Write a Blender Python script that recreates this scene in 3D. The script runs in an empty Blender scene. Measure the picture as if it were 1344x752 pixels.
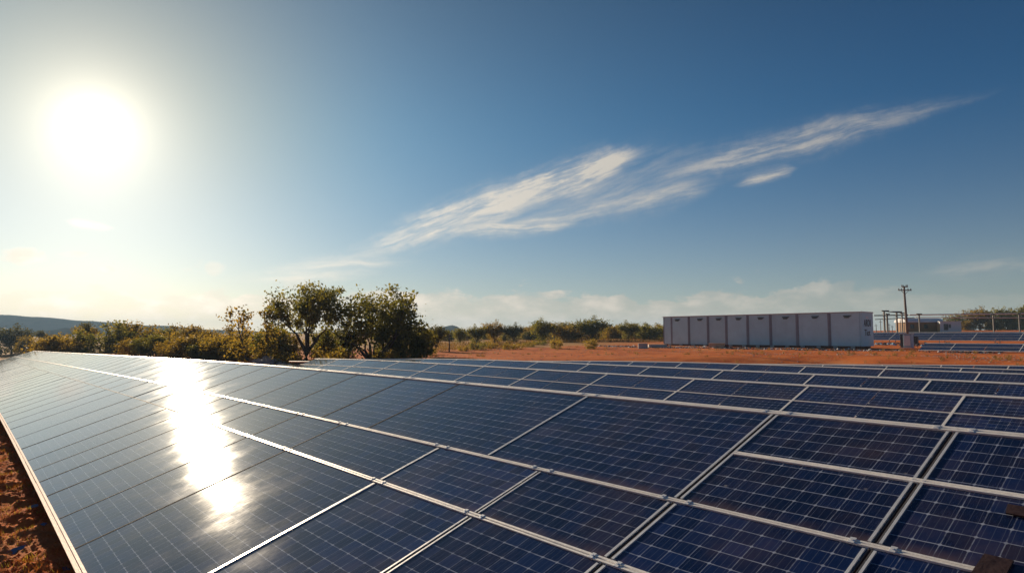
import bpy, bmesh, math, random
import numpy as np
from mathutils import Vector, Matrix, Euler, noise as mnoise

R = math.radians
C = bpy.context.scene.collection
scene = bpy.context.scene
random.seed(7)

# ------------------------------------------------------------------ camera
F_PX, W_PX, H_PX = 854.0, 1344.0, 752.0
PITCH = math.atan(64 / 854)
CAM_Z = 3.2
cam_d = bpy.data.cameras.new('camera')
cam = bpy.data.objects.new('camera', cam_d)
C.objects.link(cam)
cam_d.sensor_width = 36
cam_d.lens = 36 * F_PX / W_PX
cam_d.clip_start = 0.05
cam_d.clip_end = 9000
cam.location = (0, 0, CAM_Z)
cam.rotation_euler = (math.pi / 2 + PITCH, 0, 0)
scene.camera = cam

# ------------------------------------------------------------------ colour management
scene.view_settings.view_transform = 'Standard'
scene.view_settings.look = 'None'
scene.view_settings.exposure = 0.6
scene.view_settings.gamma = 1
scene.view_settings.use_curve_mapping = False

# ------------------------------------------------------------------ sun
SUN_AZ, SUN_EL = R(-33.2), R(15.3)          # azimuth from +Y towards +X
SUN_DIR = Vector((math.sin(SUN_AZ) * math.cos(SUN_EL), math.cos(SUN_AZ) * math.cos(SUN_EL), math.sin(SUN_EL)))
sun_d = bpy.data.lights.new('sun', 'SUN')
sun = bpy.data.objects.new('sun', sun_d)
C.objects.link(sun)
sun_d.energy = 5.0
sun_d.angle = R(0.5)
sun_d.color = (1.0, 0.80, 0.56)
sun.location = (-20, 30, 40)
sun.rotation_euler = SUN_DIR.to_track_quat('Z', 'Y').to_euler()


# ------------------------------------------------------------------ node helper
class NT:
    def __init__(self, tree):
        self.t = tree
        self.n = tree.nodes
        self.l = tree.links

    def node(self, kind, **kw):
        nd = self.n.new(kind)
        for k, v in kw.items():
            setattr(nd, k, v)
        return nd

    def put(self, sock, val):
        if isinstance(val, bpy.types.NodeSocket):
            self.l.new(val, sock)
        elif val is not None:
            sock.default_value = val

    def m(self, op, a, b=None, c=None, clamp=False):
        nd = self.node('ShaderNodeMath', operation=op, use_clamp=clamp)
        self.put(nd.inputs[0], a)
        if b is not None:
            self.put(nd.inputs[1], b)
        if c is not None:
            self.put(nd.inputs[2], c)
        return nd.outputs[0]

    def vm(self, op, a, b=None):
        nd = self.node('ShaderNodeVectorMath', operation=op)
        self.put(nd.inputs[0], a)
        if b is not None:
            self.put(nd.inputs[1], b)
        return nd.outputs['Value'] if op in ('DOT_PRODUCT', 'LENGTH') else nd.outputs[0]

    def smooth(self, x, lo, hi, a=0.0, b=1.0):
        nd = self.node('ShaderNodeMapRange', interpolation_type='SMOOTHSTEP')
        self.put(nd.inputs[0], x)
        self.put(nd.inputs[1], lo)
        self.put(nd.inputs[2], hi)
        self.put(nd.inputs[3], a)
        self.put(nd.inputs[4], b)
        return nd.outputs[0]

    def xyz(self, x, y, z=0.0):
        nd = self.node('ShaderNodeCombineXYZ')
        self.put(nd.inputs[0], x)
        self.put(nd.inputs[1], y)
        self.put(nd.inputs[2], z)
        return nd.outputs[0]

    def noise(self, vec, scale, detail=4.0, rough=0.5, dist=0.0):
        nd = self.node('ShaderNodeTexNoise')
        self.put(nd.inputs['Vector'], vec)
        self.put(nd.inputs['Scale'], scale)
        nd.inputs['Detail'].default_value = detail
        nd.inputs['Roughness'].default_value = rough
        nd.inputs['Distortion'].default_value = dist
        return nd.outputs[0]

    def mix(self, fac, a, b, blend='MIX'):
        nd = self.node('ShaderNodeMix', data_type='RGBA', blend_type=blend)
        self.put(nd.inputs['Factor'], fac)
        self.put(nd.inputs[6], a if isinstance(a, bpy.types.NodeSocket) else (*a[:3], 1))
        self.put(nd.inputs[7], b if isinstance(b, bpy.types.NodeSocket) else (*b[:3], 1))
        return nd.outputs[2]


# ------------------------------------------------------------------ sky
def px_dir(x, y):
    """direction of the sky point, in tangent coordinates (X = east/north, Y = up/north)"""
    c, s = math.cos(PITCH), math.sin(PITCH)
    X, Y, Z = x - 672, 376 - y, F_PX
    fx, fy, fz = X, Z * c - Y * s, Y * c + Z * s
    return fx / fy, fz / fy


world = bpy.data.worlds.new('World')
scene.world = world
world.use_nodes = True
wt = NT(world.node_tree)
wt.n.clear()
tc = wt.node('ShaderNodeTexCoord').outputs['Generated']
sky = wt.node('ShaderNodeTexSky')
sky.sky_type = 'NISHITA'
sky.sun_disc = False
sky.sun_elevation = SUN_EL
sky.sun_rotation = SUN_AZ
sky.altitude = 200
sky.air_density = 1.0
sky.dust_density = 0.35
sky.ozone_density = 1.6
sep = wt.node('ShaderNodeSeparateXYZ')
wt.l.new(tc, sep.inputs[0])
dx, dy, dz = sep.outputs
fwd = wt.m('MAXIMUM', dy, 0.05)
TX = wt.m('DIVIDE', dx, fwd)
TY = wt.m('DIVIDE', dz, fwd)
front = wt.smooth(dy, 0.05, 0.25)
T = wt.xyz(TX, TY, 0.0)

warp1 = wt.m('SUBTRACT', wt.noise(T, 5.0, 5.0, 0.6), 0.5)
warp3 = wt.m('SUBTRACT', wt.noise(wt.vm('ADD', T, (1.3, 5.1, 0.0)), 55.0, 5.0, 0.65), 0.5)
warp2 = wt.m('SUBTRACT', wt.noise(wt.vm('ADD', T, (7.3, 2.1, 0.0)), 16.0, 5.0, 0.6), 0.5)


def rot_coords(ang):
    ca, sa = math.cos(ang), math.sin(ang)
    a = wt.m('ADD', wt.m('MULTIPLY', TX, ca), wt.m('MULTIPLY', TY, sa))
    b = wt.m('SUBTRACT', wt.m('MULTIPLY', TY, ca), wt.m('MULTIPLY', TX, sa))
    return a, b


def streak(p0, p1, width, strength, warp=0.02, soft=1.0, head=0.25, tail=0.25):
    """soft tapered cloud band between two sky points"""
    a0, a1 = px_dir(*p0), px_dir(*p1)
    ang = math.atan2(a1[1] - a0[1], a1[0] - a0[0])
    L = math.hypot(a1[0] - a0[0], a1[1] - a0[1])
    ca, sa = math.cos(ang), math.sin(ang)
    A, B = rot_coords(ang)
    s0 = a0[0] * ca + a0[1] * sa
    t0 = a0[1] * ca - a0[0] * sa
    s = wt.m('DIVIDE', wt.m('SUBTRACT', A, s0), L)
    t = wt.m('SUBTRACT', B, t0)
    t = wt.m('ADD', t, wt.m('MULTIPLY', warp1, warp))
    t = wt.m('ADD', t, wt.m('MULTIPLY', warp2, warp * 0.7))
    t = wt.m('ADD', t, wt.m('MULTIPLY', warp3, width * 0.9))
    ends = wt.m('MULTIPLY', wt.smooth(s, 0.0, head), wt.smooth(s, 1.0, 1.0 - tail))
    wd = wt.m('MULTIPLY', wt.m('ADD', wt.m('MULTIPLY', ends, 0.75), 0.25), width)
    q = wt.m('DIVIDE', t, wd)
    g = wt.m('EXPONENT', wt.m('MULTIPLY', wt.m('MULTIPLY', q, q), -soft))
    fib = wt.noise(wt.xyz(wt.m('MULTIPLY', A, 4.0), wt.m('MULTIPLY', wt.m('ADD', B, wt.m('MULTIPLY', warp1, 0.03)), 30.0), 0.0), 2.4, 8.0, 0.68)
    fib = wt.smooth(fib, 0.36, 0.68)
    g = wt.m('MULTIPLY', wt.m('MULTIPLY', g, ends), wt.m('ADD', wt.m('MULTIPLY', fib, 0.85), 0.20))
    return wt.m('MULTIPLY', g, strength * 1.25)


bands = [
    streak((400, 354), (862, 194), 0.022, 1.08, 0.022, 1.0, 0.42, 0.18),
    streak((630, 272), (850, 196), 0.013, 0.45, 0.035, 1.0, 0.25, 0.25),
    streak((540, 318), (850, 222), 0.018, 0.28, 0.020, 1.0, 0.4, 0.3),
    streak((560, 308), (768, 292), 0.010, 0.95, 0.012, 1.0, 0.45, 0.25),
    streak((640, 303), (960, 238), 0.014, 0.55, 0.018, 1.0, 0.4, 0.2),
    streak((700, 290), (1010, 182), 0.038, 0.24, 0.03, 1.0, 0.4, 0.5),
    streak((820, 245), (1340, 112), 0.020, 0.62, 0.018, 1.0, 0.30, 0.55),
    streak((1040, 180), (1110, 150), 0.008, 0.35, 0.03, 1.0, 0.3, 0.3),
    streak((955, 246), (1050, 220), 0.007, 0.80, 0.012, 1.0, 0.4, 0.2),
    streak((80, 289), (155, 301), 0.005, 0.75, 0.006, 1.0, 0.3, 0.3),
    streak((330, 352), (560, 342), 0.011, 0.55, 0.012, 1.0, 0.4, 0.4),
    streak((280, 366), (520, 358), 0.010, 0.45, 0.012, 1.0, 0.4, 0.4),
    streak((1180, 362), (1420, 338), 0.014, 0.34, 0.02, 1.0, 0.4, 0.4),
]
cirrus = bands[0]
for b in bands[1:]:
    cirrus = wt.m('ADD', cirrus, b)
cirrus = wt.m('MINIMUM', wt.m('MULTIPLY', cirrus, front), 1.0)

# low cumulus bank above the horizon
cv = wt.xyz(TX, wt.m('MULTIPLY', TY, 2.2), 0.0)
puff = wt.noise(cv, 7.0, 8.0, 0.62, 0.2)
base_h = wt.m('ADD', wt.m('MULTIPLY', wt.noise(wt.xyz(TX, 0.0, 0.0), 3.0, 3.0, 0.5), 0.085), 0.024)
top = wt.m('ADD', base_h, wt.m('MULTIPLY', wt.m('SUBTRACT', puff, 0.5), 0.15))
bank = wt.smooth(wt.m('SUBTRACT', top, TY), -0.002, 0.008)
lobes = wt.smooth(wt.noise(cv, 15.0, 6.0, 0.6), 0.35, 0.7)
bank = wt.m('MULTIPLY', bank, wt.m('ADD', wt.m('MULTIPLY', lobes, 0.50), 0.45))
bank = wt.m('MULTIPLY', bank, wt.smooth(TX, 0.80, 0.15, 0.22, 1.0))
small = wt.noise(wt.xyz(TX, wt.m('MULTIPLY', TY, 2.0), 3.0), 9.0, 7.0, 0.6)
small = wt.m('MULTIPLY', wt.smooth(small, 0.63, 0.72), wt.m('MULTIPLY', wt.smooth(TY, 0.16, 0.10), wt.smooth(TY, 0.03, 0.06)))


def puffball(p, rx, ry, strength):
    a = px_dir(*p)
    ex = wt.m('DIVIDE', wt.m('SUBTRACT', TX, a[0]), rx)
    ey = wt.m('DIVIDE', wt.m('SUBTRACT', TY, a[1]), ry)
    d = wt.m('ADD', wt.m('MULTIPLY', ex, ex), wt.m('MULTIPLY', ey, ey))
    d = wt.m('ADD', d, wt.m('MULTIPLY', warp2, 3.2))
    d = wt.m('ADD', d, wt.m('MULTIPLY', warp1, 1.5))
    return wt.m('MULTIPLY', wt.smooth(d, 1.1, 0.3), strength)


pf = puffball((30, 337), 0.045, 0.016, 0.85)
for q in ((97, 333), 0.028, 0.006, 0.5), ((138, 355), 0.016, 0.009, 0.5), ((285, 352), 0.02, 0.014, 0.35), ((390, 372), 0.03, 0.014, 0.3):
    pf = wt.m('MAXIMUM', pf, puffball(*q))
cum = wt.m('MULTIPLY', wt.m('MAXIMUM', wt.m('MAXIMUM', bank, wt.m('MULTIPLY', small, 0.3)), pf), front)

# angular distance from the sun
cosang = wt.vm('DOT_PRODUCT', wt.vm('NORMALIZE', tc), tuple(SUN_DIR))
ang = wt.m('MULTIPLY', wt.m('ARCCOSINE', wt.m('MINIMUM', cosang, 0.999999)), 57.2958)   # degrees
gauss = lambda w, k: wt.m('MULTIPLY', wt.m('EXPONENT', wt.m('MULTIPLY', wt.m('POWER', wt.m('DIVIDE', ang, w), 2.0), -1.0)), k)
expo = lambda w, k: wt.m('MULTIPLY', wt.m('EXPONENT', wt.m('DIVIDE', ang, -w)), k)
SKY_K, CORE_K, HALO_K = 0.0435, 7.0, 0.35
core = wt.m('ADD', gauss(0.9, CORE_K), expo(1.9, 0.95))
halo = expo(8.5, HALO_K)
wide = expo(24.0, 0.05)

# darker, bluer sky away from the sun (polarised-looking), tinted Nishita
tint = wt.mix(wt.smooth(ang, 2.0, 72.0), (0.46, 0.86, 1.0), (0.10, 0.50, 0.84))
tint = wt.mix(wt.smooth(ang, 24.0, 3.0), tint, (0.50, 0.62, 0.60))
up_dark = wt.smooth(dz, 0.26, 0.60, 1.0, 0.68)
tint = wt.vm('MULTIPLY', tint, wt.xyz(up_dark, up_dark, up_dark))
tint = wt.mix(wt.smooth(dz, 0.34, 0.02), tint, (0.60, 0.72, 0.90))
skyc = wt.mix(1.0, sky.outputs[0], tint, 'MULTIPLY')
skyc = wt.mix(1.0, skyc, (SKY_K, SKY_K, SKY_K), 'MULTIPLY')


def scale_col(col, fac):
    return wt.vm('MULTIPLY', wt.xyz(*col), wt.xyz(fac, fac, fac))


cl_bright = wt.m('ADD', 0.30, wt.m('MULTIPLY', wt.m('EXPONENT', wt.m('DIVIDE', ang, -26.0)), 0.70))
ccol = scale_col((1.0, 0.90, 0.76), cl_bright)
cucol = scale_col((1.0, 0.88, 0.74), wt.m('MULTIPLY', cl_bright, wt.m('ADD', 0.92, wt.m('MULTIPLY', wt.m('SUBTRACT', lobes, 0.5), 0.35))))
c1 = wt.mix(wt.m('MULTIPLY', cirrus, 0.85), skyc, ccol)
c2 = wt.mix(wt.m('MULTIPLY', cum, 0.95), c1, cucol)
tot = wt.vm('ADD', c2, scale_col((1.0, 0.86, 0.64), core))
tot = wt.vm('ADD', tot, scale_col((1.0, 0.84, 0.62), halo))
tot = wt.vm('ADD', tot, scale_col((1.0, 0.95, 0.86), wide))
hglow = wt.m('MULTIPLY', wt.m('EXPONENT', wt.m('DIVIDE', wt.m('MAXIMUM', dz, 0.0), -0.075)), wt.m('ADD', 0.075, wt.m('MULTIPLY', wt.m('EXPONENT', wt.m('DIVIDE', ang, -26.0)), 0.37)))
tot = wt.vm('ADD', tot, scale_col((1.0, 0.74, 0.46), hglow))
bg = wt.node('ShaderNodeBackground')
wt.l.new(tot, bg.inputs[0])
bg.inputs[1].default_value = 1.0
wo = wt.node('ShaderNodeOutputWorld')
wt.l.new(bg.outputs[0], wo.inputs[0])
try:
    world.cycles.sampling_method = 'MANUAL'
    world.cycles.sample_map_resolution = 1024
except Exception:
    pass

# ------------------------------------------------------------------ site frame
# rows of panels run along D1 (away to the left); W2 points away from the camera, across the rows
D1 = Vector((-0.64457, 0.76455, 0.0))
W2 = Vector((0.76455, 0.64457, 0.0))
ROT = math.atan2(-D1.y, -D1.x)               # local x of a table = -D1
TILT = R(18.94)
HP = 2.9                                    # camera distance from the front table's plane


def uw(u, w, z=0.0):
    return D1 * u + W2 * w + Vector((0, 0, z))


def xf(px, depth):
    """plan position seen in picture column px at the given depth"""
    return Vector(((px - 672) / F_PX * depth, depth, 0.0))


def to_uw(p):
    return p.x * D1.x + p.y * D1.y, p.x * W2.x + p.y * W2.y


W_K = [(-4000, -0.1), (-40, -0.1), (0, 0.27), (1.1, 0.27), (2.4, 0), (8, 0), (15, 0.68), (22, 0.80), (32, 0.88), (40, 1.0), (50, 1.2), (58, 1.42), (66, 1.56), (75, 1.75),
       (84, 1.88), (92, 2.0), (105, 2.3), (125, 2.9), (150, 3.6), (175, 4.1), (220, 4.6), (300, 5.2), (4000, 5.2)]


def softplus(x, k=4.0):
    return k * math.log1p(math.exp(min(x / k, 40)))


def dip(u):
    return -0.0135 * softplus(u - 19)


def back_dip(u, w):
    return -0.040 * softplus(u * 0.76455 + w * 0.64457 - 37, 2.0)


def smoothstep(a, b, x):
    t = min(1, max(0, (x - a) / (b - a)))
    return t * t * (3 - 2 * t)


def ground_base(u, w):
    for (a, za), (b, zb) in zip(W_K, W_K[1:]):
        if w <= b:
            t = (w - a) / (b - a)
            z = za + (zb - za) * t
            break
    k = 1 - smoothstep(10, 16, w)
    z += max(-2.0, dip(u)) * k
    z += back_dip(u, w) * (1 - k) * (1 - smoothstep(52, 60, u * 0.76455 + w * 0.64457)) * (1 - smoothstep(52, 58, w))
    return z


def ground_z(p):
    return ground_base(*to_uw(p))


# ------------------------------------------------------------------ materials
MATS = {}


def mat(name):
    m = bpy.data.materials.new(name)
    m.use_nodes = True
    t = NT(m.node_tree)
    b = t.n['Principled BSDF']
    MATS[name] = m
    return m, t, b


def bump(t, b, height, strength=0.3, dist=0.02):
    nd = t.node('ShaderNodeBump')
    nd.inputs['Strength'].default_value = strength
    nd.inputs['Distance'].default_value = dist
    t.l.new(height, nd.inputs['Height'])
    t.l.new(nd.outputs[0], b.inputs['Normal'])


def simple(name, col, rough=0.6, metal=0.0, var=0.15, scale=8.0, bmp=0.0):
    m, t, b = mat(name)
    o = t.node('ShaderNodeTexCoord').outputs['Object']
    n = t.noise(o, scale, 6.0, 0.6)
    rnd = t.node('ShaderNodeObjectInfo').outputs['Random']
    f = t.m('ADD', t.m('MULTIPLY', t.m('SUBTRACT', n, 0.5), 2.2 * var), t.m('MULTIPLY', t.m('SUBTRACT', rnd, 0.5), var))
    f = t.m('ADD', f, 1.0)
    c = t.vm('MULTIPLY', tuple(col), t.xyz(f, f, f))
    t.l.new(c, b.inputs['Base Color'])
    t.l.new(t.m('ADD', t.m('MULTIPLY', n, 0.3), rough - 0.15), b.inputs['Roughness'])
    b.inputs['Metallic'].default_value = metal
    if bmp:
        bump(t, b, t.noise(o, scale * 3, 5.0, 0.6), bmp, 0.02)
    return m


# --- panel glass: cells come from the UV map, one unit = one cell
m, t, b = mat('cell_glass')
uvn = t.node('ShaderNodeUVMap').outputs[0]
sp = t.node('ShaderNodeSeparateXYZ')
t.l.new(uvn, sp.inputs[0])
obj_c = t.node('ShaderNodeTexCoord').outputs['Object']
oi = t.node('ShaderNodeObjectInfo').outputs['Random']
pos = t.node('ShaderNodeNewGeometry').outputs['Position']
wob = t.m('MULTIPLY', t.m('SUBTRACT', t.noise(pos, 6.0, 3.0, 0.5), 0.5), 0.05)
ux = t.m('ADD', sp.outputs[0], wob)
uy = t.m('ADD', sp.outputs[1], wob)
ex = t.m('ABSOLUTE', t.m('SUBTRACT', t.m('FRACT', t.m('ADD', ux, 0.5)), 0.5))
ey = t.m('ABSOLUTE', t.m('SUBTRACT', t.m('FRACT', t.m('ADD', uy, 0.5)), 0.5))
brk = t.smooth(t.noise(pos, 9.0, 4.0, 0.65), 0.30, 0.62, 0.18, 1.0)
line_x = t.smooth(ex, 0.028, 0.012)
line_y = t.smooth(ey, 0.034, 0.015)
diam = t.smooth(t.m('ADD', ex, ey), 0.13, 0.07)
line = t.m('MAXIMUM', t.m('MULTIPLY', line_x, 0.60), t.m('MULTIPLY', line_y, 0.9))
line = t.m('MULTIPLY', line, brk)
line = t.m('MAXIMUM', line, t.m('MULTIPLY', diam, t.m('ADD', t.m('MULTIPLY', brk, 0.6), 0.4)))
# thin bus bars and fingers
bb = t.m('ABSOLUTE', t.m('SUBTRACT', t.m('FRACT', t.m('MULTIPLY', ux, 3.0)), 0.5))
bus = t.m('MULTIPLY', t.smooth(bb, 0.05, 0.02), 0.16)
strk = t.noise(t.xyz(t.m('MULTIPLY', sp.outputs[0], 30.0), t.m('MULTIPLY', sp.outputs[1], 2.2), t.m('MULTIPLY', oi, 40.0)), 1.0, 4.0, 0.65)
strk = t.smooth(strk, 0.48, 0.80)
cellr = t.node('ShaderNodeTexWhiteNoise')
t.l.new(t.xyz(t.m('FLOOR', sp.outputs[0]), t.m('FLOOR', sp.outputs[1]), t.m('MULTIPLY', oi, 91.0)), cellr.inputs[0])
cv_ = t.m('MULTIPLY', t.m('ADD', 0.65, t.m('MULTIPLY', cellr.outputs[0], 0.7)), t.m('ADD', 0.7, t.m('MULTIPLY', oi, 0.6)))
navy = t.vm('MULTIPLY', t.xyz(0.005, 0.014, 0.060), t.xyz(cv_, cv_, cv_))
c = t.mix(t.m('MULTIPLY', strk, 0.22), navy, (0.07, 0.10, 0.24))
c = t.mix(bus, c, (0.30, 0.34, 0.42))
c = t.mix(t.m('MULTIPLY', line, 0.62), c, (0.52, 0.58, 0.72))
dust = t.smooth(t.noise(pos, 1.1, 6.0, 0.65), 0.40, 0.75)
c = t.mix(t.m('MULTIPLY', dust, 0.09), c, (0.45, 0.28, 0.18))
low = t.m('MULTIPLY', t.smooth(sp.outputs[1], 0.9, 0.0), t.smooth(t.noise(pos, 3.0, 5.0, 0.6), 0.30, 0.65))
c = t.mix(t.m('MULTIPLY', low, 0.16), c, (0.50, 0.30, 0.20))
spot = t.node('ShaderNodeTexVoronoi')
t.l.new(pos, spot.inputs['Vector'])
spot.inputs['Scale'].default_value = 1.7
spt = t.m('MULTIPLY', t.smooth(t.m('ADD', spot.outputs['Distance'], t.m('MULTIPLY', t.noise(pos, 40.0, 3.0, 0.6), 0.05)), 0.062, 0.045), 0.35)
c = t.mix(spt, c, (0.5, 0.48, 0.44))
t.l.new(c, b.inputs['Base Color'])
rr = t.m('ADD', 0.040, t.m('MULTIPLY', dust, 0.04))
rr = t.m('ADD', rr, t.m('MULTIPLY', t.noise(t.xyz(t.m('MULTIPLY', sp.outputs[0], 9.0), t.m('MULTIPLY', sp.outputs[1], 1.2), 0.0), 1.0, 4.0, 0.6), 0.045))
t.l.new(rr, b.inputs['Roughness'])
b.inputs['IOR'].default_value = 1.5
b.inputs['Specular Tint'].default_value = (0.45, 0.70, 1.0, 1)
hgt = t.m('ADD', t.m('MULTIPLY', t.noise(pos, 2.4, 3.0, 0.5), 0.6), t.m('MULTIPLY', t.noise(pos, 22.0, 3.0, 0.6), 0.05))
bump(t, b, t.m('ADD', hgt, t.m('MULTIPLY', line, 0.03)), 0.03, 0.012)

simple('aluminium', (0.82, 0.83, 0.84), 0.40, 0.45, 0.12, 14.0)
simple('rail_paint', (0.90, 0.87, 0.83), 0.42, 0.25, 0.10, 9.0, 0.15)
simple('frame_dark', (0.07, 0.07, 0.08), 0.75, 0.0, 0.2, 14.0)
MATS['frame_dark'].node_tree.nodes['Principled BSDF'].inputs['Specular IOR Level'].default_value = 0.1
simple('galvanised', (0.40, 0.41, 0.42), 0.5, 0.6, 0.2, 6.0)
simple('backsheet', (0.55, 0.55, 0.53), 0.7)
simple('edge_pink', (0.62, 0.42, 0.36), 0.55, 0.1, 0.2, 6.0, 0.2)
simple('container_paint', (0.48, 0.70, 0.78), 0.55, 0.0, 0.16, 0.9)
simple('container_end', (0.50, 0.74, 0.82), 0.55, 0.0, 0.08, 1.2)
simple('rib_brown', (0.25, 0.27, 0.32), 0.7, 0.0, 0.2, 3.0)
simple('dark_metal', (0.035, 0.035, 0.045), 0.5, 0.2, 0.2)
simple('skid_rust', (0.14, 0.05, 0.035), 0.8, 0.0, 0.4, 3.0)
simple('roof_grey', (0.52, 0.52, 0.52), 0.5)
simple('lettering_black', (0.02, 0.02, 0.025), 0.6)
simple('wood_pole', (0.16, 0.12, 0.10), 0.85, 0.0, 0.3, 5.0)
simple('steel_grey', (0.09, 0.085, 0.085), 0.7, 0.0, 0.2)
simple('pipe_white', (0.62, 0.60, 0.58), 0.5, 0.1, 0.1)
simple('white_wall', (0.66, 0.68, 0.72), 0.6, 0.0, 0.08)
simple('sunlit_yellow', (0.60, 0.42, 0.16), 0.7, 0.0, 0.15, 2.0)  # yellow sunlight on a white wall, put into the colour
simple('brown_wall', (0.28, 0.16, 0.07), 0.8, 0.0, 0.3, 1.5)
simple('glass_dark', (0.02, 0.03, 0.05), 0.25)
simple('crate_wood', (0.62, 0.36, 0.22), 0.8, 0.0, 0.2, 3.0, 0.2)
simple('concrete', (0.42, 0.40, 0.38), 0.85, 0.0, 0.2, 4.0, 0.3)
simple('cabinet_blue', (0.30, 0.44, 0.56), 0.5, 0.1)
simple('bark', (0.085, 0.055, 0.04), 0.9, 0.0, 0.35, 5.0, 0.5)
simple('red_board', (0.026, 0.005, 0.005), 0.6, 0.0, 0.35, 5.0, 0.4)
simple('stone_mix', (0.34, 0.24, 0.20), 0.85, 0.0, 0.5, 2.0, 0.3)
simple('white_scrap', (0.66, 0.66, 0.68), 0.6, 0.0, 0.3, 2.0)
simple('shard_blue', (0.10, 0.17, 0.30), 0.2, 0.0, 0.3, 6.0)


def leaf_mat(name, c_lo, c_hi, trans=0.45):
    m, t, b = mat(name)
    g = t.node('ShaderNodeNewGeometry')
    rnd = g.outputs['Random Per Island']
    n = t.noise(g.outputs['Position'], 0.55, 3.0, 0.6)
    f = t.m('ADD', t.m('MULTIPLY', rnd, 0.55), t.m('MULTIPLY', t.smooth(n, 0.35, 0.65), 0.45))
    c = t.mix(f, c_lo, c_hi)
    t.l.new(c, b.inputs['Base Color'])
    b.inputs['Roughness'].default_value = 0.6
    b.inputs['Specular IOR Level'].default_value = 0.25
    tr = t.node('ShaderNodeBsdfTranslucent')
    t.l.new(c, tr.inputs[0])
    mx = t.node('ShaderNodeMixShader')
    mx.inputs[0].default_value = trans
    t.l.new(b.outputs[0], mx.inputs[1])
    t.l.new(tr.outputs[0], mx.inputs[2])
    t.l.new(mx.outputs[0], t.n['Material Output'].inputs[0])
    return m


leaf_mat('leaf_olive', (0.060, 0.075, 0.012), (0.290, 0.235, 0.030), 0.66)
leaf_mat('leaf_ochre', (0.110, 0.090, 0.012), (0.400, 0.250, 0.026), 0.66)
leaf_mat('leaf_dark', (0.040, 0.050, 0.012), (0.190, 0.150, 0.024), 0.5)
leaf_mat('leaf_yellow', (0.16, 0.12, 0.015), (0.42, 0.28, 0.03), 0.6)
leaf_mat('grass_dry', (0.14, 0.075, 0.015), (0.36, 0.20, 0.05), 0.45)
leaf_mat('grass_red', (0.20, 0.045, 0.012), (0.36, 0.13, 0.02), 0.4)

# --- ground
m, t, b = mat('red_soil')
P = t.node('ShaderNodeNewGeometry').outputs['Position']
big = t.noise(P, 0.05, 5.0, 0.6)
mid = t.noise(P, 0.5, 6.0, 0.65)
fine = t.noise(P, 9.0, 6.0, 0.7)
c = t.mix(t.smooth(mid, 0.3, 0.7), (0.38, 0.075, 0.022), (0.64, 0.185, 0.050))
c = t.mix(t.m('MULTIPLY', t.smooth(fine, 0.42, 0.72), 0.6), c, (0.70, 0.26, 0.06))
c = t.mix(t.m('MULTIPLY', t.smooth(fine, 0.45, 0.25), 0.6), c, (0.12, 0.028, 0.014))
patch = t.noise(P, 0.16, 6.0, 0.7)
c = t.mix(t.m('MULTIPLY', t.smooth(patch, 0.52, 0.68), 0.55), c, (0.20, 0.050, 0.025))
c = t.mix(t.m('MULTIPLY', t.smooth(patch, 0.46, 0.34), 0.45), c, (0.56, 0.27, 0.12))
wline = t.m('ADD', t.vm('DOT_PRODUCT', P, (0.76455, 0.64457, 0.0)), t.m('MULTIPLY', t.noise(P, 0.06, 2.0, 0.5), 5.0))
for wc in (61.5, 63.2, 57.6):
    rut = t.smooth(t.m('ABSOLUTE', t.m('SUBTRACT', wline, wc)), 0.30, 0.12)
    c = t.mix(t.m('MULTIPLY', rut, 0.55), c, (0.17, 0.048, 0.026))
dpt = t.node('ShaderNodeSeparateXYZ')
t.l.new(P, dpt.inputs[0])
grassy = t.smooth(t.m('ADD', dpt.outputs[1], t.m('MULTIPLY', t.m('SUBTRACT', big, 0.5), 90.0)), 84.0, 104.0)
leftness = t.smooth(dpt.outputs[0], 30.0, 8.0)
c = t.mix(t.m('MULTIPLY', t.m('MULTIPLY', grassy, leftness), 0.85), c, (0.36, 0.22, 0.09))
t.l.new(c, b.inputs['Base Color'])
b.inputs['Roughness'].default_value = 0.95
b.inputs['Specular IOR Level'].default_value = 0.04
bump(t, b, t.m('ADD', fine, t.m('MULTIPLY', mid, 1.5)), 0.6, 0.04)

m, t, b = mat('hill_scrub')
P = t.node('ShaderNodeNewGeometry').outputs['Position']
n = t.noise(P, 0.035, 8.0, 0.65)
t.l.new(t.mix(t.smooth(n, 0.35, 0.65), (0.020, 0.032, 0.034), (0.050, 0.060, 0.055)), b.inputs['Base Color'])
b.inputs['Roughness'].default_value = 0.95
bump(t, b, n, 0.6, 3.0)
b.inputs['Specular IOR Level'].default_value = 0.0


# ------------------------------------------------------------------ object helpers
def tag(o, label=None, cat=None, group=None, kind=None):
    if label:
        o['label'] = label
    if cat:
        o['category'] = cat
    if group:
        o['group'] = group
    if kind:
        o['kind'] = kind
    return o


def empty(name, loc, rotz=0.0):
    o = bpy.data.objects.new(name, None)
    o.empty_display_size = 0.3
    o.location = loc
    o.rotation_euler = (0, 0, rotz)
    C.objects.link(o)
    return o


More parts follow.
